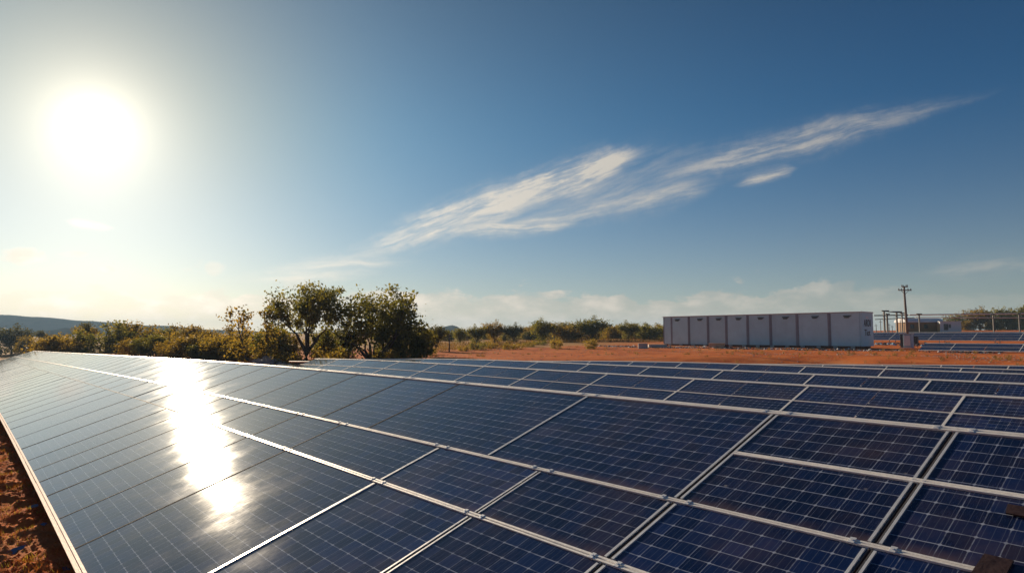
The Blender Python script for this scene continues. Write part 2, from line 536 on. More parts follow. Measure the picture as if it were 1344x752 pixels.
class MB:
    """mesh builder collecting boxes, tubes and polygons"""
    def __init__(self):
        self.v, self.f, self.mi, self.uv = [], [], [], {}

    def box(self, x0, x1, y0, y1, z0, z1, mi=0, mtx=None):
        n = len(self.v)
        pts = [(x, y, z) for z in (z0, z1) for y in (y0, y1) for x in (x0, x1)]
        if mtx is not None:
            pts = [tuple(mtx @ Vector(p)) for p in pts]
        self.v += pts
        for q in ((0, 2, 3, 1), (4, 5, 7, 6), (0, 1, 5, 4), (2, 6, 7, 3), (0, 4, 6, 2), (1, 3, 7, 5)):
            self.f.append(tuple(n + i for i in q))
            self.mi.append(mi)
        return self

    def tube(self, pts, radii, seg=8, mi=0, cap=True):
        rings = []
        for i, p in enumerate(pts):
            p = Vector(p)
            a = Vector(pts[max(i - 1, 0)])
            c = Vector(pts[min(i + 1, len(pts) - 1)])
            d = (c - a).normalized()
            s = d.cross(Vector((0, 0, 1)))
            if s.length < 0.05:
                s = d.cross(Vector((1, 0, 0)))
            s.normalize()
            q = d.cross(s)
            n = len(self.v)
            r = radii[i] if isinstance(radii, (list, tuple)) else radii
            for k in range(seg):
                an = 2 * math.pi * k / seg
                self.v.append(tuple(p + s * (r * math.cos(an)) + q * (r * math.sin(an))))
            rings.append(n)
        for a, c in zip(rings, rings[1:]):
            for k in range(seg):
                k2 = (k + 1) % seg
                self.f.append((a + k, a + k2, c + k2, c + k))
                self.mi.append(mi)
        if cap:
            self.f.append(tuple(rings[0] + k for k in reversed(range(seg))))
            self.mi.append(mi)
            self.f.append(tuple(rings[-1] + k for k in range(seg)))
            self.mi.append(mi)
        return self

    def quad(self, pts, mi=0):
        n = len(self.v)
        self.v += [tuple(p) for p in pts]
        self.f.append(tuple(range(n, n + len(pts))))
        self.mi.append(mi)
        return len(self.f) - 1

    def mesh(self, name, mats, smooth=False):
        me = bpy.data.meshes.new(name)
        me.from_pydata(self.v, [], self.f)
        for mm in mats:
            me.materials.append(MATS[mm])
        me.polygons.foreach_set('material_index', self.mi)
        if smooth:
            me.polygons.foreach_set('use_smooth', [True] * len(self.f))
        if self.uv:
            lay = me.uv_layers.new(name='UVMap')
            for fi, uvs in self.uv.items():
                ls = me.polygons[fi].loop_start
                for k, q in enumerate(uvs):
                    lay.data[ls + k].uv = q
        me.validate()
        me.update()
        return me

    def build(self, name, mats, parent=None, loc=(0, 0, 0), rot=(0, 0, 0), smooth=False, bevel=0.0):
        if isinstance(mats, str):
            mats = [mats]
        me = self.mesh(name, mats, smooth)
        o = bpy.data.objects.new(name, me)
        o.location = loc
        o.rotation_euler = rot
        C.objects.link(o)
        if parent:
            o.parent = parent
        if bevel:
            md = o.modifiers.new('bevel', 'BEVEL')
            md.width = bevel
            md.segments = 2
        return o


# ------------------------------------------------------------------ ground sheet
def axis(dense, mids, far):
    return sorted(set([round(x, 4) for x in dense + mids + far]))


rng = np.random.default_rng(3)
us = axis([8 + 0.06 * i for i in range(int(30 / 0.06))], [-60 + 2.0 * i for i in range(140)],
          [-2100, -1500, -800, -400, -200, -100, 260, 320, 400, 550, 800, 1100, 1500, 2100])
ws = axis([-0.6 + 0.05 * i for i in range(44)], [-60 + 2.5 * i for i in range(24)] + [2 + 1.5 * i for i in range(100)],
          [-2100, -1500, -800, -400, -200, -100, 165, 180, 200, 230, 270, 320, 400, 550, 800, 1100, 1500, 2100])
gv = []
for u in us:
    for w in ws:
        z = ground_base(u, w)
        p = uw(u, w)
        if abs(u) < 300 and abs(w) < 300:
            z += 0.10 * (mnoise.noise(Vector((p.x * 0.15, p.y * 0.15, 0))))
            if 7 < u < 40 and -1.2 < w < 2.2:
                k = smoothstep(1.9, 0.9, w) if w > 0.9 else 1
                k = smoothstep(2.0, 1.0, w)
                q = Vector((p.x, p.y, 0))
                z += 0.10 * max(0, mnoise.fractal(q * 2.3, 0.9, 2.1, 5)) * (0.35 + k)
                z += 0.03 * mnoise.fractal(q * 7.0, 0.8, 2.1, 4) * (0.3 + k)
        gv.append((p.x, p.y, z))
nw = len(ws)
gf = [(i * nw + j, i * nw + j + 1, (i + 1) * nw + j + 1, (i + 1) * nw + j) for i in range(len(us) - 1) for j in range(nw - 1)]
me = bpy.data.meshes.new('ground')
me.from_pydata(gv, [], gf)
me.materials.append(MATS['red_soil'])
me.polygons.foreach_set('use_smooth', [True] * len(gf))
me.update()
g_o = bpy.data.objects.new('ground', me)
C.objects.link(g_o)
tag(g_o, kind='structure')


# ------------------------------------------------------------------ hills (solid ridges with depth)
def hill(name, dist, prof, thick, rough, seed):
    """prof: list of (px, y) skyline points of the ridge"""
    vs, fs = [], []
    x0, x1 = prof[0][0], prof[-1][0]
    nx = 220
    ny = 12
    for i in range(nx + 1):
        x = x0 + (x1 - x0) * i / nx
        for (a, ya), (b_, yb) in zip(prof, prof[1:]):
            if a <= x <= b_:
                yy = ya + (yb - ya) * smoothstep(a, b_, x)
                break
        hz = CAM_Z + (440 - yy) / F_PX * dist
        d = Vector(((x - 672) / F_PX, 1, 0))
        for j in range(ny + 1):
            s = j / ny
            prof_s = math.sin(math.pi * s) ** 0.8
            dd = dist + (s - 0.5) * thick
            p = d * dd
            h = max(0, hz) * prof_s
            h += rough * mnoise.fractal(Vector((p.x * 0.012, p.y * 0.012, seed)), 0.8, 2.0, 5) * prof_s
            vs.append((p.x, p.y, h - 3 * (1 - prof_s)))
    for i in range(nx):
        for j in range(ny):
            a = i * (ny + 1) + j
            fs.append((a, a + ny + 1, a + ny + 2, a + 1))
    me = bpy.data.meshes.new(name)
    me.from_pydata(vs, [], fs)
    me.materials.append(MATS['hill_scrub'])
    me.polygons.foreach_set('use_smooth', [True] * len(fs))
    me.update()
    o = bpy.data.objects.new(name, me)
    C.objects.link(o)
    tag(o, kind='structure')
    return o


hill('hills', 1250, [(-420, 425), (-150, 408), (0, 413), (50, 416), (110, 421), (200, 427), (290, 433), (380, 436), (480, 439), (560, 438)], 300, 1.5, 1.0)
hill('hills', 800, [(-380, 434), (-60, 431), (0, 433), (60, 434), (88, 430), (120, 436), (200, 437), (300, 439)], 200, 1.2, 5.0)
hill('hills', 1000, [(480, 440), (560, 434), (595, 427), (612, 434), (640, 431), (660, 435), (700, 429), (750, 432), (800, 431), (880, 434), (1000, 436), (1300, 434), (1800, 434)], 240, 1.3, 9.0)

# ------------------------------------------------------------------ solar tables
CT, ST = math.cos(TILT), math.sin(TILT)


def panel_geo(mb_g, mb_f, wd, ht, mtx=None, mi_g=0, mi_f=0, frame=0.009):
    """glass into mb_g, frame into mb_f"""
    I = mtx if mtx is not None else Matrix.Identity(4)
    x, y = wd / 2, ht / 2
    a, b_ = x - frame, y - frame
    cx, cy = max(2, round((wd - 0.06) / 0.162)), max(2, round((ht - 0.05) / 0.162))
    fi = mb_g.quad([I @ Vector(p) for p in ((-a, -b_, 0.0), (a, -b_, 0.0), (a, b_, 0.0), (-a, b_, 0.0))], mi_g)
    e = 0.06
    mb_g.uv[fi] = [(-e, -e), (cx + e, -e), (cx + e, cy + e), (-e, cy + e)]
    z0, z1 = -0.035, 0.004
    mb_f.box(-x, x, -y, -b_, z0, z1, mi_f, mtx)
    mb_f.box(-x, x, b_, y, z0, z1, mi_f, mtx)
    mb_f.box(-x, -a, -b_, b_, z0, z1, mi_f, mtx)
    mb_f.box(a, x, -b_, b_, z0, z1, mi_f, mtx)


PM = {}


def panel_meshes(wd, ht):
    k = (round(wd, 2), round(ht, 2))
    if k not in PM:
        g, f = MB(), MB()
        panel_geo(g, f, k[0], k[1])
        # back sheet under the cells
        n = len(g.f)
        g.box(-k[0] / 2 + 0.014, k[0] / 2 - 0.014, -k[1] / 2 + 0.014, k[1] / 2 - 0.014, -0.012, -0.004, 1)
        PM[k] = (g.mesh('panel', ['cell_glass', 'backsheet']), f.mesh('frame', ['frame_dark']))
    return PM[k]


def table_rows(name, label, group, cat, w_low, z_low, row_v, cols_of_row, dz=lambda u: 0.0, limit=100, rails=(), cross=(), frames=True,
               posts=None, edge_mat='rail_paint', jitter=0.0013):
    """one long tilted table. row_v: slope distances of row boundaries; cols_of_row[i]: sorted u boundaries"""
    umin = min(c[0] for c in cols_of_row)
    umax = max(c[-1] for c in cols_of_row)
    uo = umin
    base = uw(uo, w_low)
    gz = ground_z(base)
    root = empty(name, (base.x, base.y, gz), ROT)
    tag(root, label, cat, group)

    def L(u, v, n=0.0):
        return Vector((-(u - uo), v * CT - n * ST, z_low - gz + v * ST + n * CT + dz(u)))

    def frame_at(u, v):
        du = (L(u - 0.1, v) - L(u + 0.1, v)).normalized()
        dv = (L(u, v + 0.1) - L(u, v - 0.1)).normalized()
        nn = du.cross(dv).normalized()
        dv = nn.cross(du)
        m_ = Matrix((du, dv, nn)).transposed().to_4x4()
        m_.translation = L(u, v)
        return m_

    cells = []
    for r in range(len(row_v) - 1):
        cb = cols_of_row[r]
        for a, c_ in zip(cb, cb[1:]):
            um, vm = (a + c_) / 2, (row_v[r] + row_v[r + 1]) / 2
            wp = root.matrix_basis @ L(um, vm)
            q = wp - cam.location
            fw = q.y
            px = 672 + F_PX * q.x / max(fw, 0.1)
            vis = (0 if (px < -80 or px > 1430 or fw < 0.5) else 1)
            cells.append((-vis * 1000 + q.length, a, c_, row_v[r], row_v[r + 1]))
    cells.sort()
    g_far, f_far = MB(), MB()
    for i, (d, a, c_, v0, v1) in enumerate(cells):
        wd, ht = (c_ - a) - 0.018, (v1 - v0) - 0.006
        mt = frame_at((a + c_) / 2, (v0 + v1) / 2)
        mt = mt @ Euler((random.gauss(0, jitter), random.gauss(0, jitter), 0)).to_matrix().to_4x4()
        if i < limit:
            mg, mf = panel_meshes(wd, ht)
            o = bpy.data.objects.new('panel', mg)
            C.objects.link(o)
            o.parent = root
            o.matrix_local = mt
            if frames:
                fo = bpy.data.objects.new('frame', mf)
                C.objects.link(fo)
                fo.parent = o
        else:
            panel_geo(g_far, f_far, wd, ht, mt)
    if g_far.f:
        n0 = len(g_far.v)
        g_far.v += f_far.v
        g_far.f += [tuple(n0 + k for k in q) for q in f_far.f]
        g_far.mi += [1] * len(f_far.f)
        o = g_far.build('panel', ['cell_glass', 'frame_dark'], root)
        o['kind'] = 'stuff'
    # rails running along the row
    for (u0, u1, v, half, hgt, mn) in rails:
        mb = MB()
        n = max(2, int((u1 - u0) / 1.5))
        uu = [u0 + (u1 - u0) * k / n for k in range(n + 1)]
        prof = [(-half, -0.012), (-half, hgt), (-half * 0.28, hgt), (-half * 0.2, hgt - 0.010), (half * 0.2, hgt - 0.010), (half * 0.28, hgt), (half, hgt), (half, -0.012)]
        idx = []
        for u_ in uu:
            idx.append(len(mb.v))
            for (pv, pn) in prof:
                mb.v.append(tuple(L(u_, v + pv, pn)))
        k8 = len(prof)
        for a, c_ in zip(idx, idx[1:]):
            for k in range(k8):
                k2 = (k + 1) % k8
                mb.f.append((a + k, c_ + k, c_ + k2, a + k2))
                mb.mi.append(0)
        mb.f.append(tuple(idx[0] + k for k in range(k8)))
        mb.mi.append(0)
        mb.f.append(tuple(idx[-1] + k for k in reversed(range(k8))))
        mb.mi.append(0)
        mb.build('rail', [mn], root)
    for (u_, v0, v1, off, half, hgt, mn) in cross:
        mb = MB()
        for s in (-1, 1):
            n = len(mb.v)
            c0 = u_ + s * off
            m_ = frame_at(c0, (v0 + v1) / 2)
            hl = (v1 - v0) / 2
            mb.box(-half, half, -hl, hl, -0.02, hgt, 0, m_)
        mb.build('joint_cover', [mn], root)
    if posts:
        vlow, vhigh, step = posts
        u_ = umin + 1.2
        while u_ < umax - 0.5:
            for vv in (vlow, vhigh):
                p = L(u_, vv, -0.06)
                wpt = root.matrix_basis @ p
                zz = ground_z(wpt) - gz - 0.25
                mb = MB()
                mb.box(p.x - 0.04, p.x + 0.04, p.y - 0.03, p.y + 0.03, zz, p.z)
                mb.build('post', ['galvanised'], root)
            u_ += step
        for vv in (vlow, vhigh):
            mb = MB()
            n = max(2, int((umax - umin) / 3))
            for k in range(n):
                ua, ub = umin + (umax - umin) * k / n, umin + (umax - umin) * (k + 1) / n
                m_ = frame_at((ua + ub) / 2, vv)
                hl = (ub - ua) / 2 + 0.01
                mb.box(-hl, hl, -0.03, 0.03, -0.11, -0.037, 0, m_)
            mb.build('purlin', ['galvanised'], root)
    return root


H = HP
# front table: its plane passes HP below the camera (measured along the normal)
v_off = 0.08 * H
foot = Vector((0, 0, CAM_Z)) - H * Vector((-0.24817, -0.20923, 0.94585))
w_foot = foot.x * W2.x + foot.y * W2.y
z_foot = foot.z


def vz(v):                 # v measured from the foot point
    return w_foot + v * CT, z_foot + v * ST


rv = [0.08 * H, 1.07 * H, 1.40 * H, 2.05 * H]
V2B = (1.725 - 0.08) * H
w_low1, z_low1 = vz(rv[0])
low_c = [-0.5, 0.08, 0.65, 1.20, 1.785, 2.44, 3.42, 4.02, 4.63, 5.10, 5.56, 6.05, 6.73, 7.46, 8.32]
up_c = [-0.5, 0.08, 0.65, 1.20, 2.12, 3.15, 3.74, 4.43, 5.06, 5.66, 6.3, 6.95, 7.6, 8.3]
low_c = [x * H for x in low_c]
up_c = [x * H for x in up_c]
u_end = 97.0
while low_c[-1] < u_end - 1:
    low_c.append(low_c[-1] + 1.9)
while up_c[-1] < low_c[-1] - 1:
    up_c.append(up_c[-1] + 1.9)
up_c[-1] = low_c[-1]
UE = low_c[-1]
rr_ = [v - rv[0] for v in rv]
rails1 = [
    (-1.4, UE, 0.0, 0.045, 0.016, 'edge_pink'),
    (1.03 * H, 4.7 * H, rr_[1], 0.027, 0.014, 'rail_paint'),
    (-1.4, 1.0 * H, rr_[1], 0.027, 0.014, 'rail_paint'),
    (-1.4, UE, rr_[2], 0.023, 0.014, 'rail_paint'),
    (-1.4, 1.19 * H, V2B, 0.028, 0.014, 'rail_paint'),
    (-1.4, UE, rr_[3], 0.036, 0.016, 'rail_paint'),
]
cross1 = []
for u_, r0, r1, off, half in ((0.65, 0, 1, .034, .011), (0.65, 1, 2, .036, .010), (0.65, 2, 3, .035, .010),
                             (1.20, 0, 1, .036, .012), (1.20, 1, 2, .036, .012), (1.20, 2, 3, .030, .012),
                             (1.785, 0, 1, .030, .010), (1.785, 1, 2, .026, .009), (2.44, 0, 1, .013, .008), (2.44, 1, 2, .011, .007), (2.12, 2, 3, .010, .007)):
    cross1.append((u_ * H, rr_[r0] + 0.045, rr_[r1] - 0.05, off, half, 0.011, 'aluminium'))
big1 = table_rows('solar_table', 'huge front table of dark blue panels with the sun glaring on it',
                  None, 'solar panels', w_low1, z_low1, rr_, [low_c, low_c, up_c], dz=dip, limit=100, rails=rails1, cross=cross1,
                  posts=(0.9, 4.9, 5.2))


clampm = MB().box(-0.020, 0.020, -0.032, 0.032, 0.008, 0.016).box(-0.007, 0.007, -0.007, 0.007, 0.016, 0.022).mesh('clamp', ['aluminium'])
for cb, vv in ((low_c[1:9], rr_[1]), (low_c[1:12], rr_[2]), (up_c[1:12], rr_[3])):
    for u_ in cb:
        for du_ in (-0.13, 0.13):
            q = u_ + du_
            if vv == rr_[1] and q > 4.6 * H:
                continue
            o = bpy.data.objects.new('clamp', clampm)
            C.objects.link(o)
            o.parent = big1
            n_ = 0.004
            o.location = (-(q - low_c[0]), vv * CT - n_ * ST, z_low1 - big1.location.z + vv * ST + n_ * CT + dip(q))
            o.rotation_euler = (TILT, 0, 0)


def regular(u0, u1, st, ph=0.0):
    x = u0 + ph
    out = []
    while x <= u1 + 0.01:
        out.append(x)
        x += st
    return out


def back_table(label, w_top, z_top, nrow, u0, u1, *, dips=True, st=1.72, group='solar tables behind the front one', rail_every=1, ph=0.0, half=0.05, rows_h=0.98, short_top=0, cr=(), edge=True):
    total = nrow * rows_h
    w_low = w_top - total * CT
    z_low = z_top - total * ST
    rv_ = [rows_h * k for k in range(nrow + 1)]
    cols = []
    for k in range(nrow):
        cols.append(regular(u0, u1 - (short_top if k == nrow - 1 else 0), st, ph))
    rails = []
    for k in range(nrow + 1):
        ue = cols[min(k, nrow - 1)][-1]
        if k == nrow:
            rails.append((u0 + ph, ue, rv_[k], half, 0.02, 'rail_paint'))
        elif k == 0:
            rails.append((u0 + ph, ue, rv_[k], half * 0.8, 0.02, 'rail_paint'))
        else:
            rails.append((u0 + ph, ue, rv_[k], half * 0.42, 0.014, 'rail_paint'))
    cross = []
    cc = cols[-1]
    for i, q in enumerate(cc[1:-1]):
        if i % 2 == 0:
            cross.append((q, 0.05, total - 0.05, 0.014, 0.014, 0.012, 'rail_paint'))
    return table_rows('solar_table', label, group, 'solar panels', w_low, z_low, rv_, cols, limit=100, rails=rails, cross=cross[:60], frames=False, dz=(lambda u: back_dip(u, w_top)) if dips else (lambda u: 0.0),
                      posts=(0.4, total - 0.3, 6.0))


back_table('second solar table from the front, its top two rows showing behind the front table', 16.85, 1.89, 3, -4, 43.2, short_top=2.5, half=0.045)
back_table('third solar table from the front, a narrow dark blue strip with white rails', 22.0, 1.88, 3, -6, 43.5, ph=0.8, half=0.05)
back_table('fourth solar table from the front, a thin strip of dark panels', 30.5, 1.74, 3, -8, 39.5, ph=0.3, half=0.05)
back_table('fifth solar table from the front, second from the bare red ground', 38.5, 1.56, 3, -6, 33.0, ph=1.1, half=0.045)
back_table('rearmost solar table of the near field, its top rail meeting the bare red ground', 47.0, 1.50, 3, -2, 26.0, ph=0.5, half=0.045)
back_table('low dark solar table right of the long grey container, beyond the orange strip', 72.0, 2.42, 2, 2, 24.3, st=2.6, half=0.05, dips=False)
back_table('front pale solar table of the far field behind the utility cabinet', 100.0, 3.50, 3, 4, 50, st=2.4, half=0.035, group='solar tables of the far field', dips=False)
back_table('rear pale solar table of the far field, just below the white building', 113.0, 3.66, 3, 2, 60, st=2.4, half=0.035, group='solar tables of the far field', dips=False)

# two dark red boards lying on the front table at the right of the picture
def on_front(u, v, n=0.0):
    """u, v in units of H on the front plane"""
    w_, z_ = vz(v * H)
    p = uw(u * H, w_, z_)
    return p + n * Vector((-0.24817, -0.20923, 0.94585))


def front_board(label, corners, th=0.012):
    pts = [on_front(*c, 0.008) for c in corners]
    top = [on_front(*c, 0.008 + th) for c in corners]
    base = sum(pts, Vector()) / len(pts)
    mb = MB()
    n = len(pts)
    mb.v = [tuple(p - base) for p in pts + top]
    mb.f = [tuple(reversed(range(n))), tuple(range(n, 2 * n))] + [(i, (i + 1) % n, n + (i + 1) % n, n + i) for i in range(n)]
    mb.mi = [0] * len(mb.f)
    o = mb.build('red_board', ['red_board'], None, base)
    bm = bmesh.new()
    bm.from_mesh(o.data)
    bmesh.ops.recalc_face_normals(bm, faces=bm.faces)
    bm.to_mesh(o.data)
    bm.free()
    tag(o, label, 'board', 'dark red boards on the front table')
    return o


# ------------------------------------------------------------------ long grey container building
CW, CU0, CU1, CHt, CDp = 75.0, 29.8, 56.1, 4.0, 3.0
p0 = uw(CU0, CW)
gz = 1.75
cont = empty('storage_container', (p0.x, p0.y, gz), ROT)       # local x towards the right end is +; building runs to -x
tag(cont, 'long pale grey eight-bay container with black lettering on its end wall', 'container')
LN = CU1 - CU0
bays = [29.8]
for x in (1088, 1046, 1011, 981, 953, 929, 904):
    r_ = (x - 672) / F_PX
    bays.append((-.64457 * r_ + .76455) / (.76455 * r_ + .64457) * CW)
bays.append(CU1)
mb = MB()
mb.box(-LN, 0, 0.10, CDp, 0.25, CHt - 0.06)
mb.build('body', ['container_paint'], cont)
mb = MB()
mb.box(0.004, 0.05, 0.06, CDp + 0.02, 0.25, CHt - 0.06)
endw = mb.build('end_wall', ['container_end'], cont)
for k in range(14):
    xk = -LN + 1.0 + k * (LN - 2.0) / 13
    MB().box(xk - 0.22, xk + 0.22, -0.02, 0.50, -0.35, 0.245).build('foot_block', ['concrete'], cont)
mb = MB()
mb.box(-LN - 0.06, 0.10, -0.06, CDp + 0.08, CHt - 0.06, CHt + 0.05)
mb.build('roof', ['roof_grey'], cont)
mb = MB()
mb.box(-LN + 0.05, -0.25, 0.14, CDp - 0.1, -0.35, 0.25)
mb.build('skid', ['skid_rust'], cont)
for i, (a, c_) in enumerate(zip(bays, bays[1:])):
    xa, xb = -(a - CU0), -(c_ - CU0)
    wdt = xa - xb
    rib = 0.34 if i else 0.10
    mb = MB()
    # recessed bay panel with shallow corrugation edges
    mb.box(xb + 0.13, xa - 0.21, 0.03, 0.10, 0.27, CHt - 0.08)
    mb.box(xb + 0.50, xb + 0.56, 0.015, 0.03, 0.30, CHt - 0.10)
    mb.build('bay_panel', ['container_paint'], cont, bevel=0.01)
    if i:
        mb = MB()
        mb.box(xa - 0.20, xa + 0.12, -0.02, 0.10, 0.25, CHt - 0.06)
        mb.box(xa - 0.08, xa + 0.0, -0.06, -0.02, 0.25, CHt - 0.06)
        mb.build('rib', ['rib_brown'], cont)
    mb = MB()
    xm = (xa + xb) / 2 + 0.25
    for k in range(3):
        mb.box(xm - 0.42 + 0.05 * k, xm + 0.42 - 0.12 * k, -0.05, 0.03, CHt - 0.42 - 0.10 * k, CHt - 0.35 - 0.10 * k)
    mb.build('vent', ['dark_metal'], cont)
mb = MB()
mb.box(-LN, -LN + 0.14, 0.0, 0.10, 0.25, CHt - 0.06)
mb.box(-LN + 1.25, -LN + 1.50, -0.01, 0.03, 0.30, CHt - 0.1)
mb.build('rib', ['rib_brown'], cont)
mb = MB()
mb.box(-0.10, 0.0, 0.0, 0.10, 0.25, CHt - 0.06)
mb.build('corner_post', ['container_end'], cont)


def text_part(s, size, loc, name='lettering'):
    cu = bpy.data.curves.new('txt', 'FONT')
    cu.body = s
    cu.size = size
    cu.extrude = 0.006
    cu.offset = 0.012
    to = bpy.data.objects.new('txt', cu)
    C.objects.link(to)
    bpy.context.view_layer.update()
    me = bpy.data.meshes.new_from_object(to)
    bpy.data.objects.remove(to)
    me.materials.clear()
    me.materials.append(MATS['lettering_black'])
    o = bpy.data.objects.new(name, me)
    C.objects.link(o)
    o.parent = endw
    o.rotation_euler = (math.pi / 2, 0, math.pi / 2)
    o.location = loc
    return o


text_part('AIRDII', 1.0, (0.060, 0.50, 2.45)).scale = (0.68, 1.05, 1)
text_part('Tiot', 1.0, (0.060, 0.62, 1.42)).scale = (0.86, 0.95, 1)
mb = MB()
mb.quad([(0.056, 1.15, 3.30), (0.056, 1.85, 3.30), (0.056, 1.70, 3.52), (0.056, 1.10, 3.52)])
lg = mb.build('emblem', ['white_scrap'], endw)


# ------------------------------------------------------------------ small site objects
def place(px, depth, up=0.0):
    p = xf(px, depth)
    return Vector((p.x, p.y, ground_z(p) + up))


def boxy(name, label, cat, px, depth, sx, sy, sz, matn, rz=0.3, bev=0.02, group=None, tilt=0.0):
    p = place(px, depth, -0.04)
    mb = MB()
    mb.box(-sx / 2, sx / 2, -sy / 2, sy / 2, 0, sz)
    o = mb.build(name, [matn], None, p, (tilt, 0, rz), bevel=bev)
    tag(o, label, cat, group)
    return o


def at_depth(px, w):
    """position in picture column px on the line w across the site"""
    r_ = (px - 672) / F_PX
    d = w / (.76455 * r_ + .64457)
    return d


# pale wooden crate with lid boards
p = place(940, at_depth(940, 72), -0.03)
cr = empty('wooden_crate', p, R(-20))
tag(cr, 'peach coloured wooden crate on the ground in front of the grey container', 'crate')
MB().box(-0.95, 0.95, -0.5, 0.5, 0, 0.52).build('box', ['crate_wood'], cr, bevel=0.02)
mb = MB()
for k in range(4):
    mb.box(-1.0, 1.0, -0.54 + 0.27 * k, -0.30 + 0.27 * k, 0.525, 0.57)
mb.build('lid', ['crate_wood'], cr)
mb = MB()
for k in (-0.8, 0.0, 0.8):
    mb.box(k - 0.05, k + 0.05, -0.53, -0.503, 0.02, 0.50)
mb.build('batten', ['crate_wood'], cr)


def rubble(name, label, cat, px, w, s, matn, seed, flat=0.6, group=None):
    p = place(px, at_depth(px, w), -0.03 * s)
    bm = bmesh.new()
    bmesh.ops.create_icosphere(bm, subdivisions=2, radius=s)
    for v in bm.verts:
        k = 1 + 0.45 * mnoise.noise(v.co * (1.6 / s) + Vector((seed, 0, 0)))
        v.co *= k
        v.co.z = max(v.co.z * flat, -0.1 * s)
    me = bpy.data.meshes.new(name)
    bm.to_mesh(me)
    bm.free()
    me.materials.append(MATS[matn])
    o = bpy.data.objects.new(name, me)
    o.location = p
    o.rotation_euler = (0, 0, seed)
    C.objects.link(o)
    tag(o, label, cat, group)
    return o


rubble('scrap_bag', 'small white scrap bag lying left of the peach crate', 'bag', 924, 71.5, 0.32, 'white_scrap', 1.0)
rubble('scrap_bag', 'white scrap bag at the left foot of the grey container', 'bag', 873, 71.5, 0.36, 'white_scrap', 2.2)
rubble('scrap_bag', 'small reddish rag bundle against the right side of the peach crate', 'bag', 951, 72.2, 0.30, 'red_board', 4.0)
boxy('concrete_block', 'upright pale concrete block on red ground left of the container', 'concrete block', 843, at_depth(843, 66), 1.15, 0.5, 0.66, 'concrete', R(-8))
boxy('concrete_slab', 'low flat concrete slab running up to the left foot of the container', 'concrete slab', 862, at_depth(862, 70), 2.3, 1.0, 0.40, 'concrete', R(-6))

# electrical cabinets
p = place(1189, 72.5, -0.05)
cab = empty('electrical_cabinet', p, ROT)
tag(cab, 'blue grey electrical cabinet with dark open side at the foot of the utility pole', 'cabinet')
MB().box(-0.30, 0.50, -0.35, 0.45, 0.10, 1.55).build('body', ['cabinet_blue'], cab, bevel=0.02)
MB().box(-0.62, -0.31, -0.30, 0.40, 0.10, 1.50).build('side_box', ['dark_metal'], cab, bevel=0.02)
MB().box(-0.66, 0.56, -0.40, 0.50, 1.555, 1.63).build('lid', ['roof_grey'], cab)
MB().box(-0.70, 0.60, -0.42, 0.52, -0.2, 0.10).build('plinth', ['concrete'], cab)
MB().box(-0.22, 0.42, -0.375, -0.352, 0.3, 1.4).build('door', ['white_wall'], cab)
p = place(1199.5, 74.5, -0.05)
cab2 = empty('switch_box', p, ROT)
tag(cab2, 'small dark switch box on legs just right of the blue grey cabinet', 'switch box')
MB().box(-0.28, 0.28, -0.2, 0.2, 0.45, 1.25).build('body', ['dark_metal'], cab2, bevel=0.02)
for s in (-0.22, 0.22):
    MB().box(s - 0.03, s + 0.03, -0.03, 0.03, -0.1, 0.45).build('leg', ['steel_grey'], cab2)

# utility pole
p = place(1190, 84.0, -0.3)
pole = empty('utility_pole', p, R(4))
tag(pole, 'tall slim utility pole with two short crossarms behind the cabinet', 'utility pole')
ht = CAM_Z + 64.5 / F_PX * 84 - p.z
lean = -0.22
MB().tube([(0, 0, 0), (lean * 0.5, 0, ht * 0.5), (lean, 0, ht)], [0.19, 0.15, 0.11], 10).build('pole', ['wood_pole'], pole, smooth=True)
for zz, hw in ((ht - 0.55, 0.90), (ht - 0.10, 0.42)):
    arm = MB().box(lean - hw, lean + hw, -0.18, -0.085, zz - 0.06, zz + 0.06).build('crossarm', ['wood_pole'], pole)
    for k in (-0.92, -0.5, 0.5, 0.92):
        xk = lean + k * hw * 0.97
        MB().tube([(xk, -0.13, zz + 0.06), (xk, -0.13, zz + 0.16), (xk, -0.13, zz + 0.24)], [0.03, 0.07, 0.035], 8).build('insulator', ['steel_grey'], arm)
mb = MB()
mb.tube([(lean - 0.5, -0.13, ht - 0.60), (lean * 0.9, -0.13, ht - 1.1)], 0.025, 6)
mb.tube([(lean + 0.5, -0.13, ht - 0.60), (lean * 0.9, -0.13, ht - 1.1)], 0.025, 6)
mb.build('brace', ['steel_grey'], pole)

# steel T-posts of the switchyard
def t_post(px, depth, ytop, capw, label, matn='steel_grey', r=0.12):
    p = place(px, depth, -0.2)
    root = empty('steel_post', p, 0)
    tag(root, label, 'steel post', 'steel posts of the switchyard')
    h = CAM_Z + (440 - ytop) / F_PX * depth - p.z
    MB().box(-r, r, -r, r, 0, h).build('post', [matn], root)
    MB().box(-capw[0], capw[1], -0.10, 0.10, h + 0.003, h + 0.20).build('cap', [matn], root)
    MB().box(-0.3, 0.3, -0.3, 0.3, 0.0, 0.3).build('footing', ['concrete'], root)
    return p, h


POST_D = 118.0
for px, yt, capw, lb in ((1160, 408.8, (0.4, 0.9), 'tallest steel post nearest the container end, cap reaching right'),
                         (1163.8, 413, (0.25, 0.5), 'thin steel post just right of the tallest one'),
                         (1176.5, 410, (0.9, 1.0), 'dark steel post with wide cap left of the utility pole'),
                         (1183.5, 412, (0.3, 0.6), 'short-capped steel post right beside the utility pole'),
                         (1206, 413, (0.5, 0.5), 'steel post behind the long low shed'),
                         (1303, 413.5, (0.3, 0.3), 'slim steel post before the ochre trees on the right'),
                         (1337, 412.5, (0.3, 0.3), 'rightmost slim steel post carrying the pipes')):
    t_post(px, POST_D, yt, capw, lb, r=0.09 if px > 1180 else 0.12)
